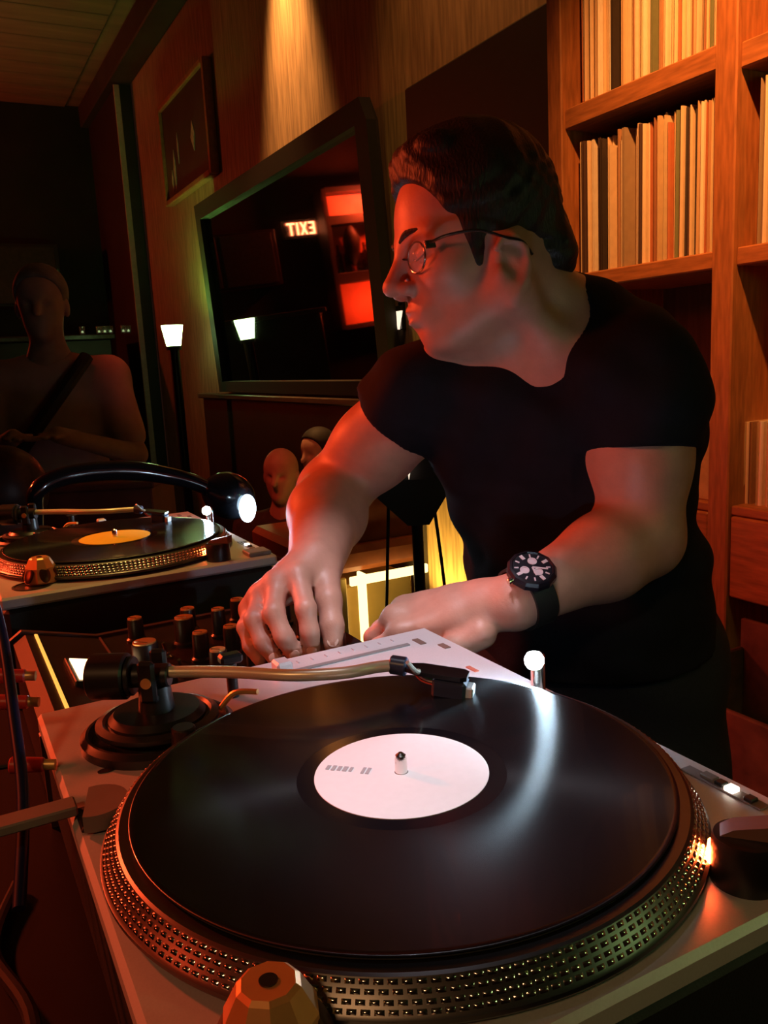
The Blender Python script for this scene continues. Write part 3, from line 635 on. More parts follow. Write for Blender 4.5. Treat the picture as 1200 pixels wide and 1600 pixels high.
F.cone(hp_(92, 0, 28), hp_(112, 0, -6), .0065, .0095, .010)
F.ell(hp_(114, 0, -11), np.array([11, 10.5, 9.5])*MH_, RHd, .006)
for s in (-1, 1):
    F.ell(hp_(101, s*11.5, -16), np.array([11, 7.5, 8])*MH_, RHd, .005)
    F.ell(hp_(106, s*6, -23.5), np.array([5, 3, 4])*MH_, RHd, .003, 's')
    F.cone(hp_(99, 0, -38.5), hp_(92, s*20, -43), .0055, .003, .004); F.cone(hp_(97, 0, -50), hp_(90, s*18, -45.5), .0062, .003, .004)
F.cone(hp_(103, -20, -44.5), hp_(103, 20, -44.5), .0028, .0028, .003, 's')
F.ell(hp_(98, 0, -60), np.array([6, 20, 5])*MH_, RHd, .006, 's')
# ears
for s in (-1, 1):
    tiltE = np.stack([Fv*.97+Uv*-.2, Lv, Uv*.97+Fv*.2])
    EZ = -27; EX = 8
    F.ell(hp_(EX, s*69, EZ), np.array([18, 8, 31])*MH_, tiltE, .005)
    F.ell(hp_(EX+4, s*80, EZ+3), np.array([11, 9, 18])*MH_, tiltE, .003, 's')
    pe = [(16, 24), (8, 33), (-6, 33), (-15, 20), (-15, 4), (-9, -12), (2, -24)]
    for (a, b), (c, d_) in zip(pe[:-1], pe[1:]): F.cone(hp_(a+EX, s*78, b+EZ), hp_(c+EX, s*78, d_+EZ), .0042, .0042, .002)
    F.ell(hp_(EX+4, s*73, EZ-28), np.array([8, 5, 9])*MH_, RHd, .005)
    F.ell(hp_(EX+15, s*74, EZ), np.array([5, 4, 7])*MH_, RHd, .004)
# neck, torso, arms
F.cone(hp_(-22, 0, -20), NK, .056, .060, .03)
F.cone(hp_(20, 0, -62), tp(.93, 0, .055), .030, .030, .03)
F.cone(hp_(12, 60, -40), tp(.95, .03, .07), .014, .014, .02)
torso(F)
F.cone(LS, (LS+LE)/2, .050, .047, .03); F.cone((LS+LE)/2, LE, .047, .040, .03)
F.cone(LE, LE*.68+LW*.32, .041, .0435, .02); F.cone(LE*.68+LW*.32, LW, .0435, .0275, .02)
F.cone(RS, (RS+RE)/2, .049, .046, .03); F.cone((RS+RE)/2, RE, .046, .042, .03)
F.cone(RE, RE*.66+RW*.34, .042, .0445, .02); F.cone(RE*.66+RW*.34, RW, .0445, .0285, .02)
# right hand on the knobs
m_ = [AT(466, 902, .835), AT(434, 912, .838), AT(410, 932, .845), AT(394, 952, .855)]
hand(F, RW, m_, [[AT(478, 952, .80), AT(484, 988, .796), AT(488, 1016, .800)], [AT(428, 958, .802), AT(444, 996, .793), AT(460, 1022, .798)],
                 [AT(397, 968, .812), AT(411, 1004, .802), AT(430, 1029, .803)], [AT(384, 980, .828), AT(392, 1010, .818), AT(406, 1032, .815)]],
     [AT(508, 893, .86), AT(514, 938, .83), AT(519, 978, .815), AT(521, 1008, .808)])
# left hand closed beside the turntable corner
m2 = [AT(628, 990, .845), AT(618, 966, .870), AT(632, 952, .895), AT(652, 946, .92)]
hand(F, LW*.85+AT(760, 968, .845)*.15, m2, [[AT(592, 1012, .855), AT(600, 1044, .865), AT(622, 1050, .87)], [AT(584, 996, .88), AT(590, 1030, .89), AT(612, 1040, .89)],
                  [AT(594, 984, .905), AT(598, 1016, .915), AT(618, 1026, .915)], [AT(612, 978, .93), AT(616, 1004, .935), AT(632, 1014, .935)]],
     [AT(752, 990, .825), AT(712, 1012, .825), AT(676, 1026, .835), AT(648, 1034, .845)])
F.cone(LW*.5+AT(700, 955, .87)*.5, AT(664, 960, .88), .025, .022, .015)
F.plane(tp(-.10), -Tv)
skin = F.build('body', skin_m, dj)
# finger nails
def nail(tip, prev, out, w=.0052):
    a = tip-prev; a /= np.linalg.norm(a); n_ = out-a*(out@a); n_ /= np.linalg.norm(n_); b_ = np.cross(a, n_)
    MB().lathe([(w, 0), (w*.9, .0012), (w*.4, .0018)], 14, tip+n_*.0068-a*.002, n_).build('finger_nail', mat('nail', (.68, .45, .38), .3, var=.05), skin)
nail(AT(521, 1008, .808), AT(519, 978, .815), -cf+cu*.3, .006)
for t_, p_ in ((AT(488, 1016, .800), AT(484, 988, .796)), (AT(460, 1022, .798), AT(444, 996, .793)), (AT(430, 1029, .803), AT(411, 1004, .802))): nail(t_, p_, -cf*.9+cu*.2)
# hair
G = Field(H0-.17, H0+.19, .003)
G.ell(hp_(1, 0, 62), np.array([94, 80, 95])*MH_, RHd, 0)
G.ell(hp_(-62, 0, 0), np.array([36, 58, 45])*MH_, RHd, .02)
G.ell(hp_(52, 0, 118), np.array([34, 50, 20])*MH_, RHd, .02)
P_ = G._pts((slice(None),)*3)-H0; a_ = P_@Fv; b_ = P_@Lv; c_ = P_@Uv
G.F += (.0012*np.sin(a_*170+9*np.sin(b_*60+c_*35))+.0008*np.sin(b_*330+a_*120+5*np.sin(c_*50))).astype(np.float32)
G.ell(hp_(107, 0, 24), np.array([58, 96, 76])*MH_, RHd, .006, 's')
for s in (-1, 1): G.ell(hp_(38, s*57, 14), np.array([10, 9.5, 34])*MH_, RHd, .010); G.ell(hp_(6, s*82, -32), np.array([22, 34, 33])*MH_, RHd, .006, 's')
G.plane(hp_(30, 0, -28), -Uv*1.0+Fv*.08, .004); G.plane(hp_(-60, 0, -26), -Uv+Fv*.10, .004)
G.build('hair', hair_m, dj)
for s in (1, -1):
    MB().tube([hp_(98, s*10, 33), hp_(94, s*24, 38), hp_(82, s*45, 35)], [.0032, .0042, .0020], 8, 6).build('eyebrow', hair_m, dj)
    MB().tube([hp_(91, s*19, 11), hp_(91.5, s*30, 8), hp_(86, s*42, 11)], .0011, 6, 6).build('lashes', hair_m, dj)
# T-shirt: offset of the torso with sleeves, hollowed, cut at neck, sleeves and hem
G = Field(lo-.02, hi+.02, .0042)
torso(G, .010)
sl_l = LS+(LE-LS)*.43; sl_r = RS+(RE-RS)*.24
G.ell(tp(.12, .01, .02), (.136, .116, .12), RT, .05)
TO = G.F.copy()
G.cone(LS, LS+(LE-LS)*.75, .060, .060, .03); G.cone(RS, RS+(RE-RS)*.65, .057, .056, .03)
P_ = G._pts((slice(None),)*3)-PL; s_ = P_@Sv; t_ = P_@Tv; d_ = P_@Dv
WR = (.0035*np.sin(t_*42+s_*26+2*np.sin(s_*17))+.0030*np.sin(s_*60-t_*35+d_*30)+.002*np.sin(t_*95+s_*40)).astype(np.float32)
G.F += WR; TO += WR
eL = (LE-LS)/np.linalg.norm(LE-LS); eR = (RE-RS)/np.linalg.norm(RE-RS)
G.plane(sl_l, eL, .002, sl_l-.085, np.maximum(sl_l, LE)+.07) if False else None
def cutcyl(G, a, e, R0, L0):   # remove what lies in a cylinder of radius R0 from a along e
    def fn(P):
        q = P-a; h = q@e; rr = np.linalg.norm(q-h[..., None]*e, axis=-1); return np.maximum(np.maximum(-h, h-L0), rr-R0)
    G.comb(np.minimum(a, a+e*L0)-R0, np.maximum(a, a+e*L0)+R0, fn, .002, 's')
B_ = F.F; F2 = Field(lo-.02, hi+.02, .0042); torso(F2, .006); FT = Field(lo-.02, hi+.02, .0042); FT.F = F2.F.copy()
for a, b, r in ((LS-eL*.02, LS+(LE-LS)*.8, .0555), (RS-eR*.02, RS+(RE-RS)*.7, .0535)): F2.cone(a, b, r, r-.002, .02)
G.F = np.minimum(G.F, F2.F)
cutcyl(G, sl_l, eL, .072, .22); cutcyl(G, sl_r, eR, .070, .20)
G.F = np.minimum(G.F, np.minimum(TO, FT.F))
G.ell(AT(826, 492, .925), (.064, .075, .060), np.stack([cr, cf, cu]), .004, 's')
G.ell(hp_(-8, 0, -50), np.array([64, 66, 60])*MH_, RHd, .004, 's')
G.plane(tp(.03), -Tv*1.0)
shirt = G.build('t_shirt', shirt_m, dj)
# trousers and shoes
hipL, hipR = tp(-.02, .072), tp(-.02, -.075); fz = BFL
aL = np.array([-.17, .46, fz+.09]); aR = np.array([-.42, .30, fz+.09]); aL[1] = max(aL[1], .40)
G = Field(np.array([-.68, .14, fz-.01]), np.array([.06, .68, .06]), .008)
G.ell(tp(.10), (.132, .112, .12), RT, .04); G.ell(tp(-.10), (.138, .120, .15), RT, .04)
for h_, a_ in ((hipL, aL), (hipR, aR)):
    kn = h_*.48+a_*.52+Dv*np.array([1, 1, 0])*.03
    G.cone(h_, kn, .088, .068, .04); G.cone(kn, a_+[0, 0, -.05], .068, .052, .03)
P_ = G._pts((slice(None),)*3); G.F += (.003*np.sin(P_[..., 2]*60+P_[..., 0]*40)).astype(np.float32)
G.plane(tp(.19), Tv); G.build('trousers', jean_m, dj)
Dh = Dv*[1, 1, 0]; Dh /= np.linalg.norm(Dh)
for a_ in (aL, aR):
    q = Field(a_-.22, a_+.22, .006); q.cone(a_*[1, 1, 0]+[0, 0, fz+.04]-Dh*.04, a_*[1, 1, 0]+[0, 0, fz+.035]+Dh*.15, .040, .036, .02); q.cone(a_*[1, 1, 0]+[0, 0, fz+.04], a_, .045, .045, .03)
    q.plane((0, 0, fz+.003), (0, 0, -1)); q.build('shoe', black_m, dj)
# glasses
gm = mat('glasses_metal', (.35, .30, .28), .2, 1.); lens_m = mat('glasses_lens', (.9, .9, .95), .03, alpha=.16)
gl = None
def gp(x, y, z): return hp_(x, y, z)
ring = lambda s: [gp(99-abs(15*math.cos(t)+33)*.16-1, s*(33+20*math.cos(t)), 10+15*math.sin(t)) for t in np.linspace(0, 2*math.pi, 25)]
gl = MB().tube(ring(1), .0011, 8, 2).build('glasses', gm, dj)
MB().tube(ring(-1), .0011, 8, 2).build('rim', gm, gl)
MB().tube([gp(97, -14, 14), gp(102, 0, 18), gp(97, 14, 14)], .0012, 8, 6).build('bridge', gm, gl)
for s in (1, -1):
    rg = ring(s)[:-1]; c = gp(97, s*33, 10); fr = [p for p in rg]; n_ = len(fr); off_ = Fv*.0010
    MB().add([c+off_+Fv*.0016]+[p+off_ for p in fr]+[c]+[p-off_*.2 for p in fr], [(0, 1+i, 1+(i+1) % n_) for i in range(n_)]+[(n_+1, n_+2+(i+1) % n_, n_+2+i) for i in range(n_)]+[(1+i, n_+2+i, n_+2+(i+1) % n_, 1+(i+1) % n_) for i in range(n_)]).build('lens', lens_m, gl, 180)
    MB().box(gp(84, s*56, 16), (.012, .003, .009), .001, R=RHd.T).build('hinge_block', mat('bright_hinge', (.85, .83, .85), .15, 1.), gl)
    MB().tube([gp(88, s*53, 16), gp(70, s*68, 19), gp(40, s*78, 17), gp(14, s*81, 6), gp(-4, s*80, 0), gp(-14, s*77, -14)], .0017, 8, 6).build('temple_arm', gm, gl)
# wristwatch on the left forearm
wax = (LE-LW)/np.linalg.norm(LE-LW); wc = LW+wax*.012; wn = -cf*.72+cu*.62-cr*.15; wn -= wax*(wn@wax); wn /= np.linalg.norm(wn); wb = np.cross(wn, wax)
wm = mat('black_watch', (.014, .011, .018), .3, .3, var=.1)
pts = []; N = 40
for t in np.linspace(0, 2*math.pi, N, endpoint=False): pts.append(wc+(wn*math.cos(t)+wb*math.sin(t))*.0315)
v = []; f = []
for t in np.linspace(0, 2*math.pi, N, endpoint=False):
    e = wn*math.cos(t)+wb*math.sin(t)
    for ww, rr in ((-.012, .0302), (-.012, .0330), (.012, .0345), (.012, .0316)): v.append(wc+e*rr+wax*ww)
for i in range(N):
    j = (i+1) % N
    for k in range(4): f.append((i*4+k, i*4+(k+1) % 4, j*4+(k+1) % 4, j*4+k))
watch = MB().add(v, f).build('wristwatch', rubber_m, dj)
wo = wc+wn*.031
cs = MB().lathe([(.0225, 0), (.0245, .002), (.0245, .007), (.0225, .010), (.0205, .011), (.0195, .0095)], 12, wo, wn).build('watch_case', wm, watch, 25)
MB().lathe([(.0196, .0092), (.001, .0094)], 32, wo, wn).build('dial', mat('dark_dial', (.03, .014, .03), .3), cs)
pm = mat('lume_marks', (.72, .55, .60), .4, emit=None)
for i in range(12):
    t = i*math.pi/6; e = wax*math.cos(t)+wb*math.sin(t); g_ = np.cross(wn, e)
    MB().box(wo+wn*.0098+e*.0155, (.0042 if i % 3 else .0058, .0014 if i % 3 else .0034, .0006), R=np.stack([e, g_, wn], 1)).build('hour_mark', pm, cs)
for a, rr in ((.9, .0085), (3.0, .0085), (4.9, .0075)):
    e = wax*math.cos(a)+wb*math.sin(a); MB().lathe([(.0046, .0095), (.0046, .0101), (.0034, .0101), (.0034, .0096)], 20, wo+e*rr, wn).build('subdial_ring', pm, cs)
for a, l_ in ((4.4, .011), (5.6, .015)):
    e = wax*math.cos(a)+wb*math.sin(a); g_ = np.cross(wn, e); MB().box(wo+wn*.0103+e*l_/2, (l_, .0018, .0005), R=np.stack([e, g_, wn], 1)).build('watch_hand', pm, cs)
MB().cyl(wo+wn*.005-wax*.024, wo+wn*.005-wax*.029, .003, n=14, ch=.0005).build('crown', chrome_m, cs)

# ------------------------------------------------------------------ background people (coarser, dim)
def figure(name, label, loc, face, hz, cloth, pose='sit', top_m=None, hairless=True, group=None, hairm=None, skinm=None):
    # head centre at loc; face = horizontal heading
    L0 = V3(loc); fw = V3(face)/np.linalg.norm(face); lf = np.cross([0, 0, 1], fw); up = np.array([0, 0, 1.]); Rm = np.stack([fw, lf, up])
    r = thing(name, label, 'person', (L0[0], L0[1], hz), group)
    q = lambda x, y, z: L0+fw*x+lf*y+up*z
    low = max(hz, L0[2]-1.75)
    A = Field(L0-[.55, .55, min(.75, L0[2]-low)], L0+[.55, .55, .17], .0085)
    A.ell(q(0, 0, .03), (.094, .076, .09), Rm, 0); A.ell(q(.03, 0, -.04), (.058, .058, .078), Rm, .03); A.cone(q(.088, 0, .005), q(.108, 0, -.03), .009, .013, .012)
    A.ell(q(.06, 0, -.095), (.026, .026, .022), Rm, .02)
    for s in (-1, 1):
        A.ell(q(.084, s*.03, .0), (.014, .016, .012), Rm, .01, 's'); A.ell(q(0, s*.076, -.01), (.018, .010, .032), Rm, .006)
    A.cone(q(.098, -.02, -.068), q(.098, .02, -.068), .004, .004, .004, 's')
    A.cone(q(-.01, 0, -.06), q(-.02, 0, -.18), .052, .060, .03)
    sh = [q(-.02, s*.18, -.24) for s in (-1, 1)]
    if pose == 'sit': el = [q(.10, s*.24, -.48) for s in (-1, 1)]; wr = [q(.32, s*.12, -.50) for s in (-1, 1)]
    else: el = [q(.06, s*.25, -.50) for s in (-1, 1)]; wr = [q(.28, s*.10, -.42) for s in (-1, 1)]
    A.cone(q(-.02, 0, -.20), q(-.02, 0, -.55), .08, .10, .03)
    for s in (0, 1):
        A.cone(sh[s], el[s], .045, .038, .03); A.cone(el[s], wr[s], .038, .026, .02)
        d_ = wr[s]-el[s]; d_ /= np.linalg.norm(d_); A.cone(wr[s], wr[s]+d_*.07, .028, .026, .01)
        for k in range(4):
            o_ = lf*(-.03+.02*k); A.cone(wr[s]+d_*.07+o_, wr[s]+d_*(.145-.008*abs(k-1.5))+o_*1.1-up*.025, .0095, .008, .004)
        A.cone(wr[s]+d_*.02, wr[s]+d_*.07+lf*(.05 if s == 0 else -.05), .012, .010, .006)
    A.build('body', skinm or skin_m, r, 1)
    B = Field(L0-[.55, .55, L0[2]-low], L0+[.55, .55, -.10], .014)
    B.cone(sh[0], sh[1], .072, .072, .03); B.ell(q(-.02, 0, -.36), (.115, .175, .22), Rm, .05); B.ell(q(-.03, 0, -.58), (.12, .16, .16), Rm, .05)
    for s in (0, 1): B.cone(sh[s], sh[s]*.25+el[s]*.75, .066, .058, .03)
    B.ell(q(0, 0, -.13), (.066, .066, .07), Rm, .01, 's'); B.plane(q(0, 0, -.68), -up)
    B.build('shirt', cloth, r, 1)
    if L0[2]-low > .75:
        B = Field(L0-[.35, .35, L0[2]-low], L0+[.75, .75, -.55] if False else L0+[.6, .6, -.55], .018)
        for s in (-1, 1):
            hp2 = q(-.03, s*.09, -.70)
            if pose == 'sit': kn = q(.36, s*.12, -.72); an_ = np.array([*q(.36, s*.12, 0)[:2], hz+.05])
            else: kn = q(.0, s*.10, -1.12); an_ = np.array([*q(-.02, s*.11, 0)[:2], hz+.05])
            B.cone(hp2, kn, .085, .068, .04); B.cone(kn, an_, .065, .05, .03)
        B.ell(q(-.03, 0, -.66), (.13, .165, .13), Rm, .05); B.plane((0, 0, hz+.004), (0, 0, -1)); B.build('trousers', mat('dark_cloth', (.015, .013, .016), .8, var=.2), r, 1)
    if hairm:
        B = Field(L0-.16, L0+.18, .007); B.ell(q(-.008, 0, .045), (.102, .085, .092), Rm, 0); B.ell(q(.085, 0, .0), (.075, .10, .085), Rm, .01, 's'); B.plane(q(0, 0, -.05), -up, .005)
        for s in (-1, 1): B.ell(q(.0, s*.085, -.02), (.03, .03, .04), Rm, .005, 's')
        B.build('hair', hairm, r, 1)
    return r
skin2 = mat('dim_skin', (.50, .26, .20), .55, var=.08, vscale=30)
dcloth = mat('charcoal_cloth', (.05, .03, .035), .8, var=.25, vscale=30)
figure('person', 'bald person in dark top sitting by the far bench, nearer one', AT(440, 742, 3.75), (.75, -.65, 0), FL, dcloth, 'sit', group=None, skinm=skin2)
figure('person', 'person with dark cap sitting behind the bald person', AT(497, 708, 4.35), (.3, -.95, 0), FL, mat('plum_cloth', (.08, .03, .035), .8, var=.2), 'sit', hairm=mat('dark_cap', (.02, .012, .012), .7, var=.2), skinm=skin2)
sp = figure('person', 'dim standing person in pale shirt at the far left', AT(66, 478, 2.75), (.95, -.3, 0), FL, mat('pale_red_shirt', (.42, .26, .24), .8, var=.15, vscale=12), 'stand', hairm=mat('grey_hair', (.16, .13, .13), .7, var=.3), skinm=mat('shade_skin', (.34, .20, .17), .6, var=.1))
L0 = AT(66, 478, 2.75); stp = mat('black_strap', (.01, .008, .008), .6)
bg = thing('shoulder_bag', 'black shoulder bag worn across the standing person\'s pale shirt', 'bag', tuple(L0+[0, 0, -.75]))
fw = np.array([.953, -.30, 0]); lf = np.cross([0, 0, 1], fw)
MB().tube([L0+lf*.13+fw*.06+[0, 0, -.17], L0+lf*.06+fw*.125+[0, 0, -.27], L0-lf*.06+fw*.145+[0, 0, -.42], L0-lf*.17+fw*.12+[0, 0, -.56]], .022, 10, 8).build('strap', stp, bg)
MB().box(L0-lf*.10+fw*.17+[0, 0, -.62], (.10, .26, .18), .02, R=np.stack([fw, lf, [0, 0, 1]], 1)).build('bag_body', stp, bg)
MB().lathe([(.004, 0), (.010, .01), (.002, .035)], 10, L0+fw*.23+lf*.02+[0, 0, -.60], (0, .5, .8)).build('clasp', mat('shiny_clasp', (.9, .8, .55), .15, 1.), bg)
hd = thing('person', 'person with dark round hair at left edge behind the turntable', 'person', (*AT(8, 775, 2.05)[:2], FL))
A = Field(AT(8, 775, 2.05)-[.45, .45, .55], AT(8, 775, 2.05)+[.45, .45, .15], .010); c0 = AT(8, 775, 2.05)
A.ell(c0, (.085, .078, .11), None, 0); A.cone(c0-[0, 0, .05], c0-[0, 0, .2], .05, .06, .03); A.cone(c0+[-.17, 0, -.27], c0+[.10, 0, -.27], .06, .06, .04); A.ell(c0-[.03, 0, .45], (.17, .11, .25), None, .05)
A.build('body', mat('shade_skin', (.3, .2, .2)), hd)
A = Field(c0-.2, c0+.2, .008); A.ell(c0+[0, 0, .012], (.108, .102, .112), None, 0); A.ell(c0+[-.09, -.03, -.03], (.06, .09, .08), None, .01, 's'); A.plane(c0-[0, 0, .06], (0, 0, -1), .01); A.build('hair', mat('brown_hair', (.045, .022, .018), .45, var=.4, vscale=60), hd)
A = Field(c0-[.45, .45, 1.2], c0+[.45, .45, -.14], .016); A.cone(c0+[-.19, 0, -.29], c0+[.13, 0, -.29], .075, .075, .04); A.ell(c0-[.03, 0, .55], (.20, .14, .38), None, .05); A.build('shirt', dcloth, hd)

# ------------------------------------------------------------------ torch-shaped green lamps
def torch(loc, label, watts):
    r = thing('torch_lamp', label, 'lamp', (loc[0], loc[1], FL), 'green torch lamps'); L = V3(loc)
    sh = MB().lathe([(.046, -.072), (.050, -.070), (.076, .072), (.074, .072), (.048, -.068)], 28, L).build('shade', mat('glowing_green_shade', (.8, 1, .7), .5, emit=(.60, 1, .34), es=14.), r)
    MB().lathe([(.052, -.10), (.056, -.072), (.030, -.070)], 24, L).build('shade_cup', black_m, r)
    MB().cyl((L[0], L[1], FL+.02), L+[0, 0, -.10], .030, .036, 20).build('pole', black_m, r)
    MB().lathe([(.14, FL), (.14, FL+.012), (.05, FL+.03), (.03, FL+.04)], 32, (L[0], L[1], 0)).build('base', black_m, r)
    light('green_bulb', 'POINT', tuple(L+[0, 0, .030]), (.45, 1, .16), watts, size=.03)
    return r
torch((-5.65, 1.353, .475), 'glowing green-white torch lamp on black pole before the mirror', 9.)
torch((.98, .98, .50), 'green torch lamp standing right of the record shelves', 1.1)

# ------------------------------------------------------------------ red lit alcove and EXIT sign on the far wall, met only in the mirror
e = via_mirror(470, 358, FX); a = via_mirror(497, 316, FX); b = via_mirror(592, 500, FX)
y0, y1 = min(a[1], b[1])-.5, max(a[1], b[1]); z0, z1 = min(a[2], b[2]), max(a[2], b[2])+.05
al = thing('bar_alcove', 'red lit alcove with dark shelves reflected in the mirror', 'alcove', (FX, (y0+y1)/2, z0))
redw = mat('red_lit_board', (.75, .22, .12), .6, var=.2, vscale=3)  # red light on the pale alcove wall put into the board colour
MB().box((FX+.02, (y0+y1)/2, (z0+z1)/2), (.02, y1-y0, z1-z0)).build('back_board', redw, al)
for y in (y0-.03, y1+.03): MB().box((FX+.14, y, (z0+z1)/2), (.28, .06, z1-z0+.1), .005).build('jamb', dark_m, al)
for z, hgt, y_ in ((z1+.04, .06, 0), (z0+(z1-z0)*.80, .10, 0), (z0+(z1-z0)*.36, .12, .0), (z0-.03, .06, 0)): MB().box((FX+.13, (y0+y1)/2, z), (.24, y1-y0, hgt), .005).build('shelf', dark_m, al)
for i, t in enumerate((.15, .3, .42, .58, .66, .80, .9)):
    MB().lathe([(.04, 0), (.042, .01), (.04, .20), (.016, .25), (.014, .32), (.004, .325)], 16, (FX+.14, y0+(y1-y0)*t, z0+(z1-z0)*.36+.061)).build('bottle', mat('dark_glass_bottle', (.02, .012, .01), .2, var=.2), al)
for i, (t, zz, w) in enumerate(((.2, .60, .16), (.45, .56, .22), (.75, .62, .18))):
    MB().lathe([(.02, -.26), (w*.5, -.1), (w*.6, .05), (w*.3, .16), (.02, .2)], 12, (FX+.2, y0+(y1-y0)*t, z0+(z1-z0)*zz)).build('dark_vase', dark_m, al)
wl = via_mirror(567, 311, FX); MB().lathe([(.002, -.05), (.045, -.02), (.045, .02), (.002, .05)], 16, (FX+.3, wl[1], wl[2])).build('bulb', mat('hot_bulb', (1, .9, .8), .4, emit=(1, .75, .6), es=12), al)
light('alcove_red', 'POINT', (FX+.45, (y0+y1)/2, z1-.15), (1, .07, .015), 55, size=.08)
light('alcove_red_low', 'POINT', (FX+.40, (y0+y1)/2, z0+.25), (1, .07, .015), 18, size=.08)
ex = thing('exit_sign', 'red glowing EXIT sign seen reversed in the mirror', 'sign', (FX, e[1], e[2]))
MB().box((FX+.02, e[1], e[2]), (.04, .44, .20), .006).build('housing', dark_m, ex)
sgm = mat('exit_red', (1, .25, .1), .4, emit=(1, .22, .08), es=9.)
def stroke(poly): MB().prism(poly, .006, (FX+.041, e[1], e[2]), ((0, 1, 0), (0, 0, 1), (1, 0, 0))).build('letter_stroke', sgm, ex)
def rect(x, y, w, h): stroke([(x, y), (x+w, y), (x+w, y+h), (x, y+h)])
t_ = .022
rect(-.175, -.07, t_, .14); rect(-.153, -.07, .05, t_); rect(-.153, -.011, .042, t_); rect(-.153, .048, .05, t_)
stroke([(-.085, -.07), (-.060, -.07), (.010, .07), (-.015, .07)]); stroke([(-.015, -.07), (.010, -.07), (-.060, .07), (-.085, .07)])
rect(.032, -.07, t_, .14); rect(.075, .048, .10, t_); rect(.114, -.07, t_, .118)

# ------------------------------------------------------------------ loudspeaker on a pole, bench, yellow uplighting behind the man
SPX = AT(648, 740, 2.45)
ls = thing('loudspeaker', 'black loudspeaker on a pole stand behind the man\'s arm', 'loudspeaker', (SPX[0], SPX[1], BFL))
q = SPX; fwd = -cf*[1, 1, 0]; fwd /= np.linalg.norm(fwd); sd = np.cross([0, 0, 1], fwd); RS_ = np.stack([sd, fwd, [0, 0, 1]], 1)
spm = mat('loudspeaker_black', (.012, .009, .010), .55, bump=.2, bscale=300)
MB().prism([(-.14, -.02), (-.03, -.13), (.03, -.13), (.10, -.02), (.11, .26), (-.10, .26)], .24, q-fwd*.12, (tuple(sd), (0, 0, 1), tuple(fwd))).build('cabinet', spm, ls)
MB().prism([(-.085, .0), (.085, .0), (.09, .24), (-.085, .24)], .006, q+fwd*.121, (tuple(sd), (0, 0, 1), tuple(fwd))).build('grille', mat('grille_cloth', (.018, .013, .014), .8, bump=.5, bscale=700), ls)
MB().cyl((q[0], q[1], BFL+.03), q+[0, 0, -.12], .017, n=20).build('pole', black_m, ls)
for k in range(3):
    t = k*2.094+.4; MB().cyl((q[0], q[1], BFL+.30), (q[0]+.26*math.cos(t), q[1]+.26*math.sin(t), BFL+.01), .009, n=12).build('leg', black_m, ls)
for x_, x2 in ((607, 604), (678, 700)):
    MB().tube([AT(x_, 790, 2.44), AT((x_+x2)/2, 870, 2.45), AT(x2, 960, 2.48)], .005, 8, 6).build('speaker_cable', cab_m, ls)
wgm = mat('wedge_glow', (1, .9, .8), .4, emit=(1, .78, .58), es=1.3)
def wedge(c, s_, par, sdv, fv):  # glowing tapered sliver with a small black box on top
    MB().prism([(-4.5*s_, 0), (4.5*s_, 0), (-1.5*s_, -28*s_)], .012, c, (tuple(sdv), (0, 0, 1), tuple(fv))).build('wedge_glass', wgm, par)
    MB().box(c+[0, 0, 4*s_]+fv*.006, (11*s_, .016, 8*s_), .001, R=np.stack([sdv, fv, [0, 0, 1]], 1)).build('wedge_housing', black_m, par)
c = ATY(625, 486, WY-.02); r = thing('glow_wedge', 'small white wedge light on the wall beside the man\'s nose', 'lamp', tuple(c))
wedge(c, 3.7/1314, r, np.array([1., 0, 0])*1.9, np.array([0, -1., 0]))
MB().box(c+[0, .010, -.02], (.03, .022, .12), .003).build('wall_bracket', black_m, r)
wedge(AT(639, 721, 2.31), 2.31/1314, ls, sd, fwd)
# banquette end with glowing strip under its top
X_ = -2.05
a, b, c = ATX(536, 903, X_), ATX(648, 878, X_), ATX(572, 990, X_)
bn = thing('bench', 'orange leather bench with yellow glowing strip under its rim', 'bench', (X_, (a[1]+b[1])/2, BFL))
zt = (a[2]+b[2])/2
MB().box((X_-.35, (a[1]+1.22)/2-.05, (zt+FL)/2-.03), (.52, 1.22-a[1]+.1, zt-FL-.06), .01).build('base_box', mat('yellow_panel', (.70, .48, .14), .5, var=.12, vscale=8), bn)
MB().box((X_-.30, (a[1]+1.22)/2-.05, zt+.05), (.62, 1.22-a[1]+.1, .085), .02).build('seat_cushion', leather_m, bn)
bk = Field((X_-.75, a[1]-.2, zt+.05), (X_+.2, 1.72, zt+.50), .015)
bk.cone((X_-.12, a[1]+.02, zt+.22), (X_-.12, 1.20, zt+.22), .085, .085, .03); bk.cone((X_-.12, a[1]+.02, zt+.12), (X_-.12, 1.20, zt+.12), .07, .07, .05)
bk.build('back_cushion', leather_m, bn)
MB().box((X_+.052, (a[1]+1.2)/2, zt-.008), (.014, 1.2-a[1], .03), .003).build('light_strip', mat('yellow_strip', (1, .8, .3), .4, emit=(1, .72, .26), es=3.0), bn)
MB().box((X_-.02, (a[1]+c[1])/2-.06, (zt+c[2])/2-.1), (.09, .05, zt-c[2]+.2), .004).build('lit_post', mat('yellow_panel', (.7, .5, .15)), bn)
MB().box((X_-.01, c[1]+.0, (zt+c[2])/2-.05), (.05, .012, zt-c[2]+.1), .003).build('light_strip', mat('yellow_strip', (1, .8, .3)), bn)
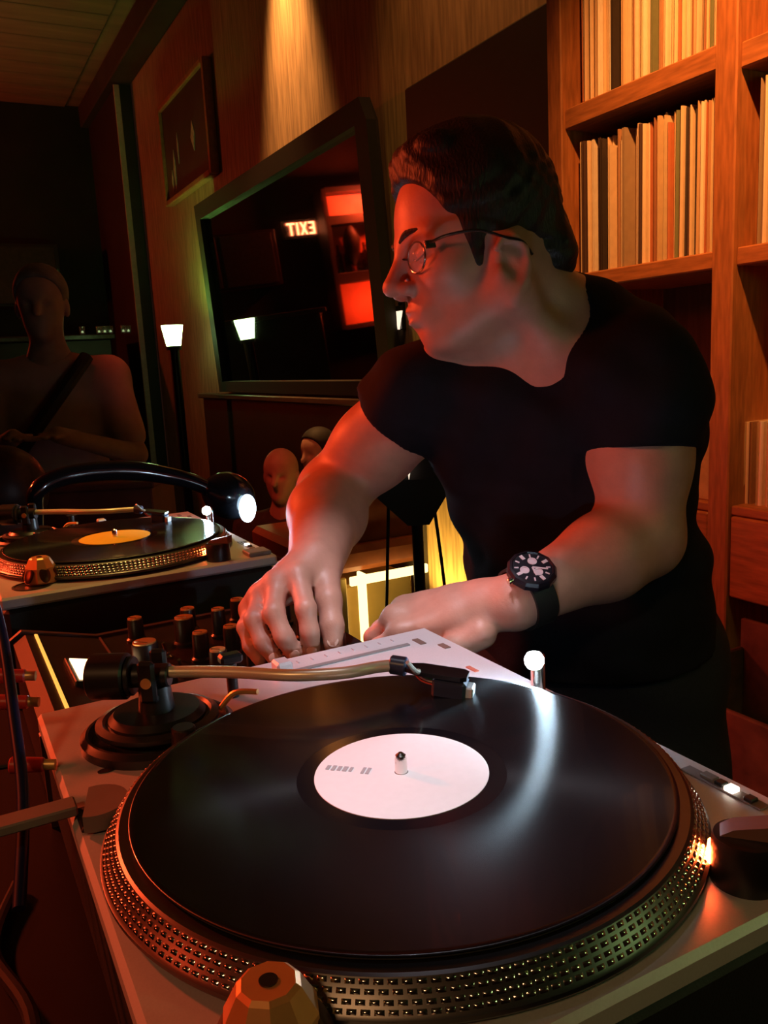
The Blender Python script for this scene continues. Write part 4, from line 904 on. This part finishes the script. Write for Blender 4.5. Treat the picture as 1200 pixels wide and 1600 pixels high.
# floor uplight washing the wall yellow
ul = thing('floor_uplight', 'black floor uplight throwing yellow light on the wall', 'lamp', (-2.62, 1.44, BFL))
MB().lathe([(.06, BFL), (.065, BFL+.01), (.055, BFL+.07), (.048, BFL+.07), (.045, BFL+.055)], 28, (-2.62, 1.44, 0)).build('can', black_m, ul)
MB().lathe([(.044, BFL+.056), (.002, BFL+.058)], 24, (-2.62, 1.44, 0)).build('lens', mat('yellow_lens', (1, .85, .4), .4, emit=(1, .75, .25), es=20), ul)
light('uplight_beam', 'SPOT', (-2.62, 1.44, BFL+.08), (1, .62, .10), 60, aim=(-2.62, 1.68, -.45), size=.03, cone=95, blend=.8)

# ------------------------------------------------------------------ lamp with curved arm behind the far turntable, box beside it
g0, g1, g2, g3, g4 = AT(60, 765, 1.62), AT(110, 742, 1.66), AT(200, 735, 1.72), AT(285, 748, 1.76), AT(330, 765, 1.78)
gk = thing('desk_lamp', 'black curved-arm lamp with bright LED behind the left turntable', 'lamp', (g0[0], g0[1], TZ))
glm = mat('gloss_black', (.010, .010, .013), .16, coat=.3, var=.1)
MB().tube([(g0[0]-.02, g0[1]-.02, TZ), g0-[.01, .01, .05], g0, g1, g2, g3, g4], [.016, .016, .017, .019, .020, .017, .016], 14, 8).build('curved_arm', glm, gk)
MB().lathe([(.07, TZ), (.07, TZ+.008), (.02, TZ+.016)], 32, (g0[0]-.02, g0[1]-.02, 0)).build('lamp_foot', glm, gk)
hc = AT(358, 775, 1.80); he = AT(388, 795, 1.76)
A = Field(hc-.16, hc+.16, .005); A.ell(hc, (.058, .044, .050), np.stack([cr*.9-cu*.43, cf, cu*.9+cr*.43]), 0); A.cone(g4, hc, .018, .03, .02); hn = cr*.55-cu*.22-cf*.8; hn /= np.linalg.norm(hn); A.plane(he-hn*.004, hn)
A.build('lamp_head', glm, gk)
MB().lathe([(.030, 0), (.030, .004), (.026, .007), (.004, .0075)], 28, he-hn*.006, hn, sx=.62).build('led_lens', mat('blue_white_led', (.9, .95, 1), .3, emit=(.55, .80, 1), es=14), gk)
light('desk_led', 'SPOT', tuple(he+hn*.01), (.55, .78, 1), .5, aim=tuple(he+hn), size=.02, cone=120)
bx0, bx1 = AT(62, 778, 2.5), AT(257, 778, 2.5); bc = (bx0+bx1)/2
bxx = thing('wooden_box', 'dark red wooden box behind the left turntable', 'box', (bc[0], bc[1], TZ-.3))
ebx = (bx1-bx0); bl = np.linalg.norm(ebx[:2]); ea = math.atan2(ebx[1], ebx[0]); Rz = np.array([[math.cos(ea), -math.sin(ea), 0], [math.sin(ea), math.cos(ea), 0], [0, 0, 1]])
ztop = bc[2]+.05
MB().box((bc[0], bc[1], (ztop+FL)/2), (bl, .25, ztop-FL-.02), .004, R=Rz).build('box_body', mat('dark_red_wood', (.20, .05, .035), .5, var=.25, vscale=12), bxx)
MB().box((bc[0], bc[1], ztop), (bl+.02, .27, .02), .004, R=Rz).build('box_top', mat('dark_red_wood', (.2, .05, .035)), bxx)

# ------------------------------------------------------------------ dim bar at the far end with small glints, cabinet over it
fb = thing('bar_counter', 'dark bar counter at the far end of the room', 'bar', (-7.9, .55, FL))
barm = mat('dark_bar', (.035, .018, .018), .4, var=.3, vscale=4)
MB().box((-8.0, .55, (.55+FL)/2), (.5, 1.55, .55-FL), .01).build('counter_body', barm, fb)
MB().box((-7.98, .55, .57), (.62, 1.6, .05), .008).build('counter_top', mat('bar_top', (.06, .035, .03), .2, var=.3), fb)
hc_ = thing('wall_cabinet', 'dark cabinet on the far wall behind the bar', 'cabinet', (-8.8, .5, 1.0))
MB().box((-8.85, .42, 1.22), (.28, 1.35, .60), .008).build('cabinet_body', barm, hc_)
for y in (.10, .75): MB().box((-8.70, y, 1.22), (.03, .60, .54), .006).build('cabinet_door', mat('cabinet_door', (.06, .03, .03), .4, var=.25), hc_)
for i, (px, w) in enumerate(((131, .012), (157, .03), (166, .01), (175, .035), (195, .02), (203, .012))):
    p = ATX(px, 538, -7.72)
    r = thing('bar_glass', ('leftmost tiny lit glass on the far bar', 'second tiny lit glass on the far bar', 'third tiny lit glass on the far bar', 'fourth tiny lit glass on the far bar', 'fifth tiny lit glass on the far bar', 'rightmost tiny lit glass on the far bar')[i], 'glass', (p[0], p[1], .595), 'glasses on the far bar')
    MB().lathe([(.02, .595), (.022, .60), (.026, .665), (.023, .665), (.02, .605)], 16, (p[0], p[1], 0)).build('glass_body', mat('bar_glass', (.8, .9, .8), .05, trans=.9, var=0), r)
    MB().lathe([(.010, .612), (.010, .625), (.002, .63)], 14, (p[0], p[1], 0)).build('glint_bead', mat('glint', (1, 1, .8), .3, emit=(.85, 1, .55), es=.5), r)  # glint on the glass made as a small glowing bead
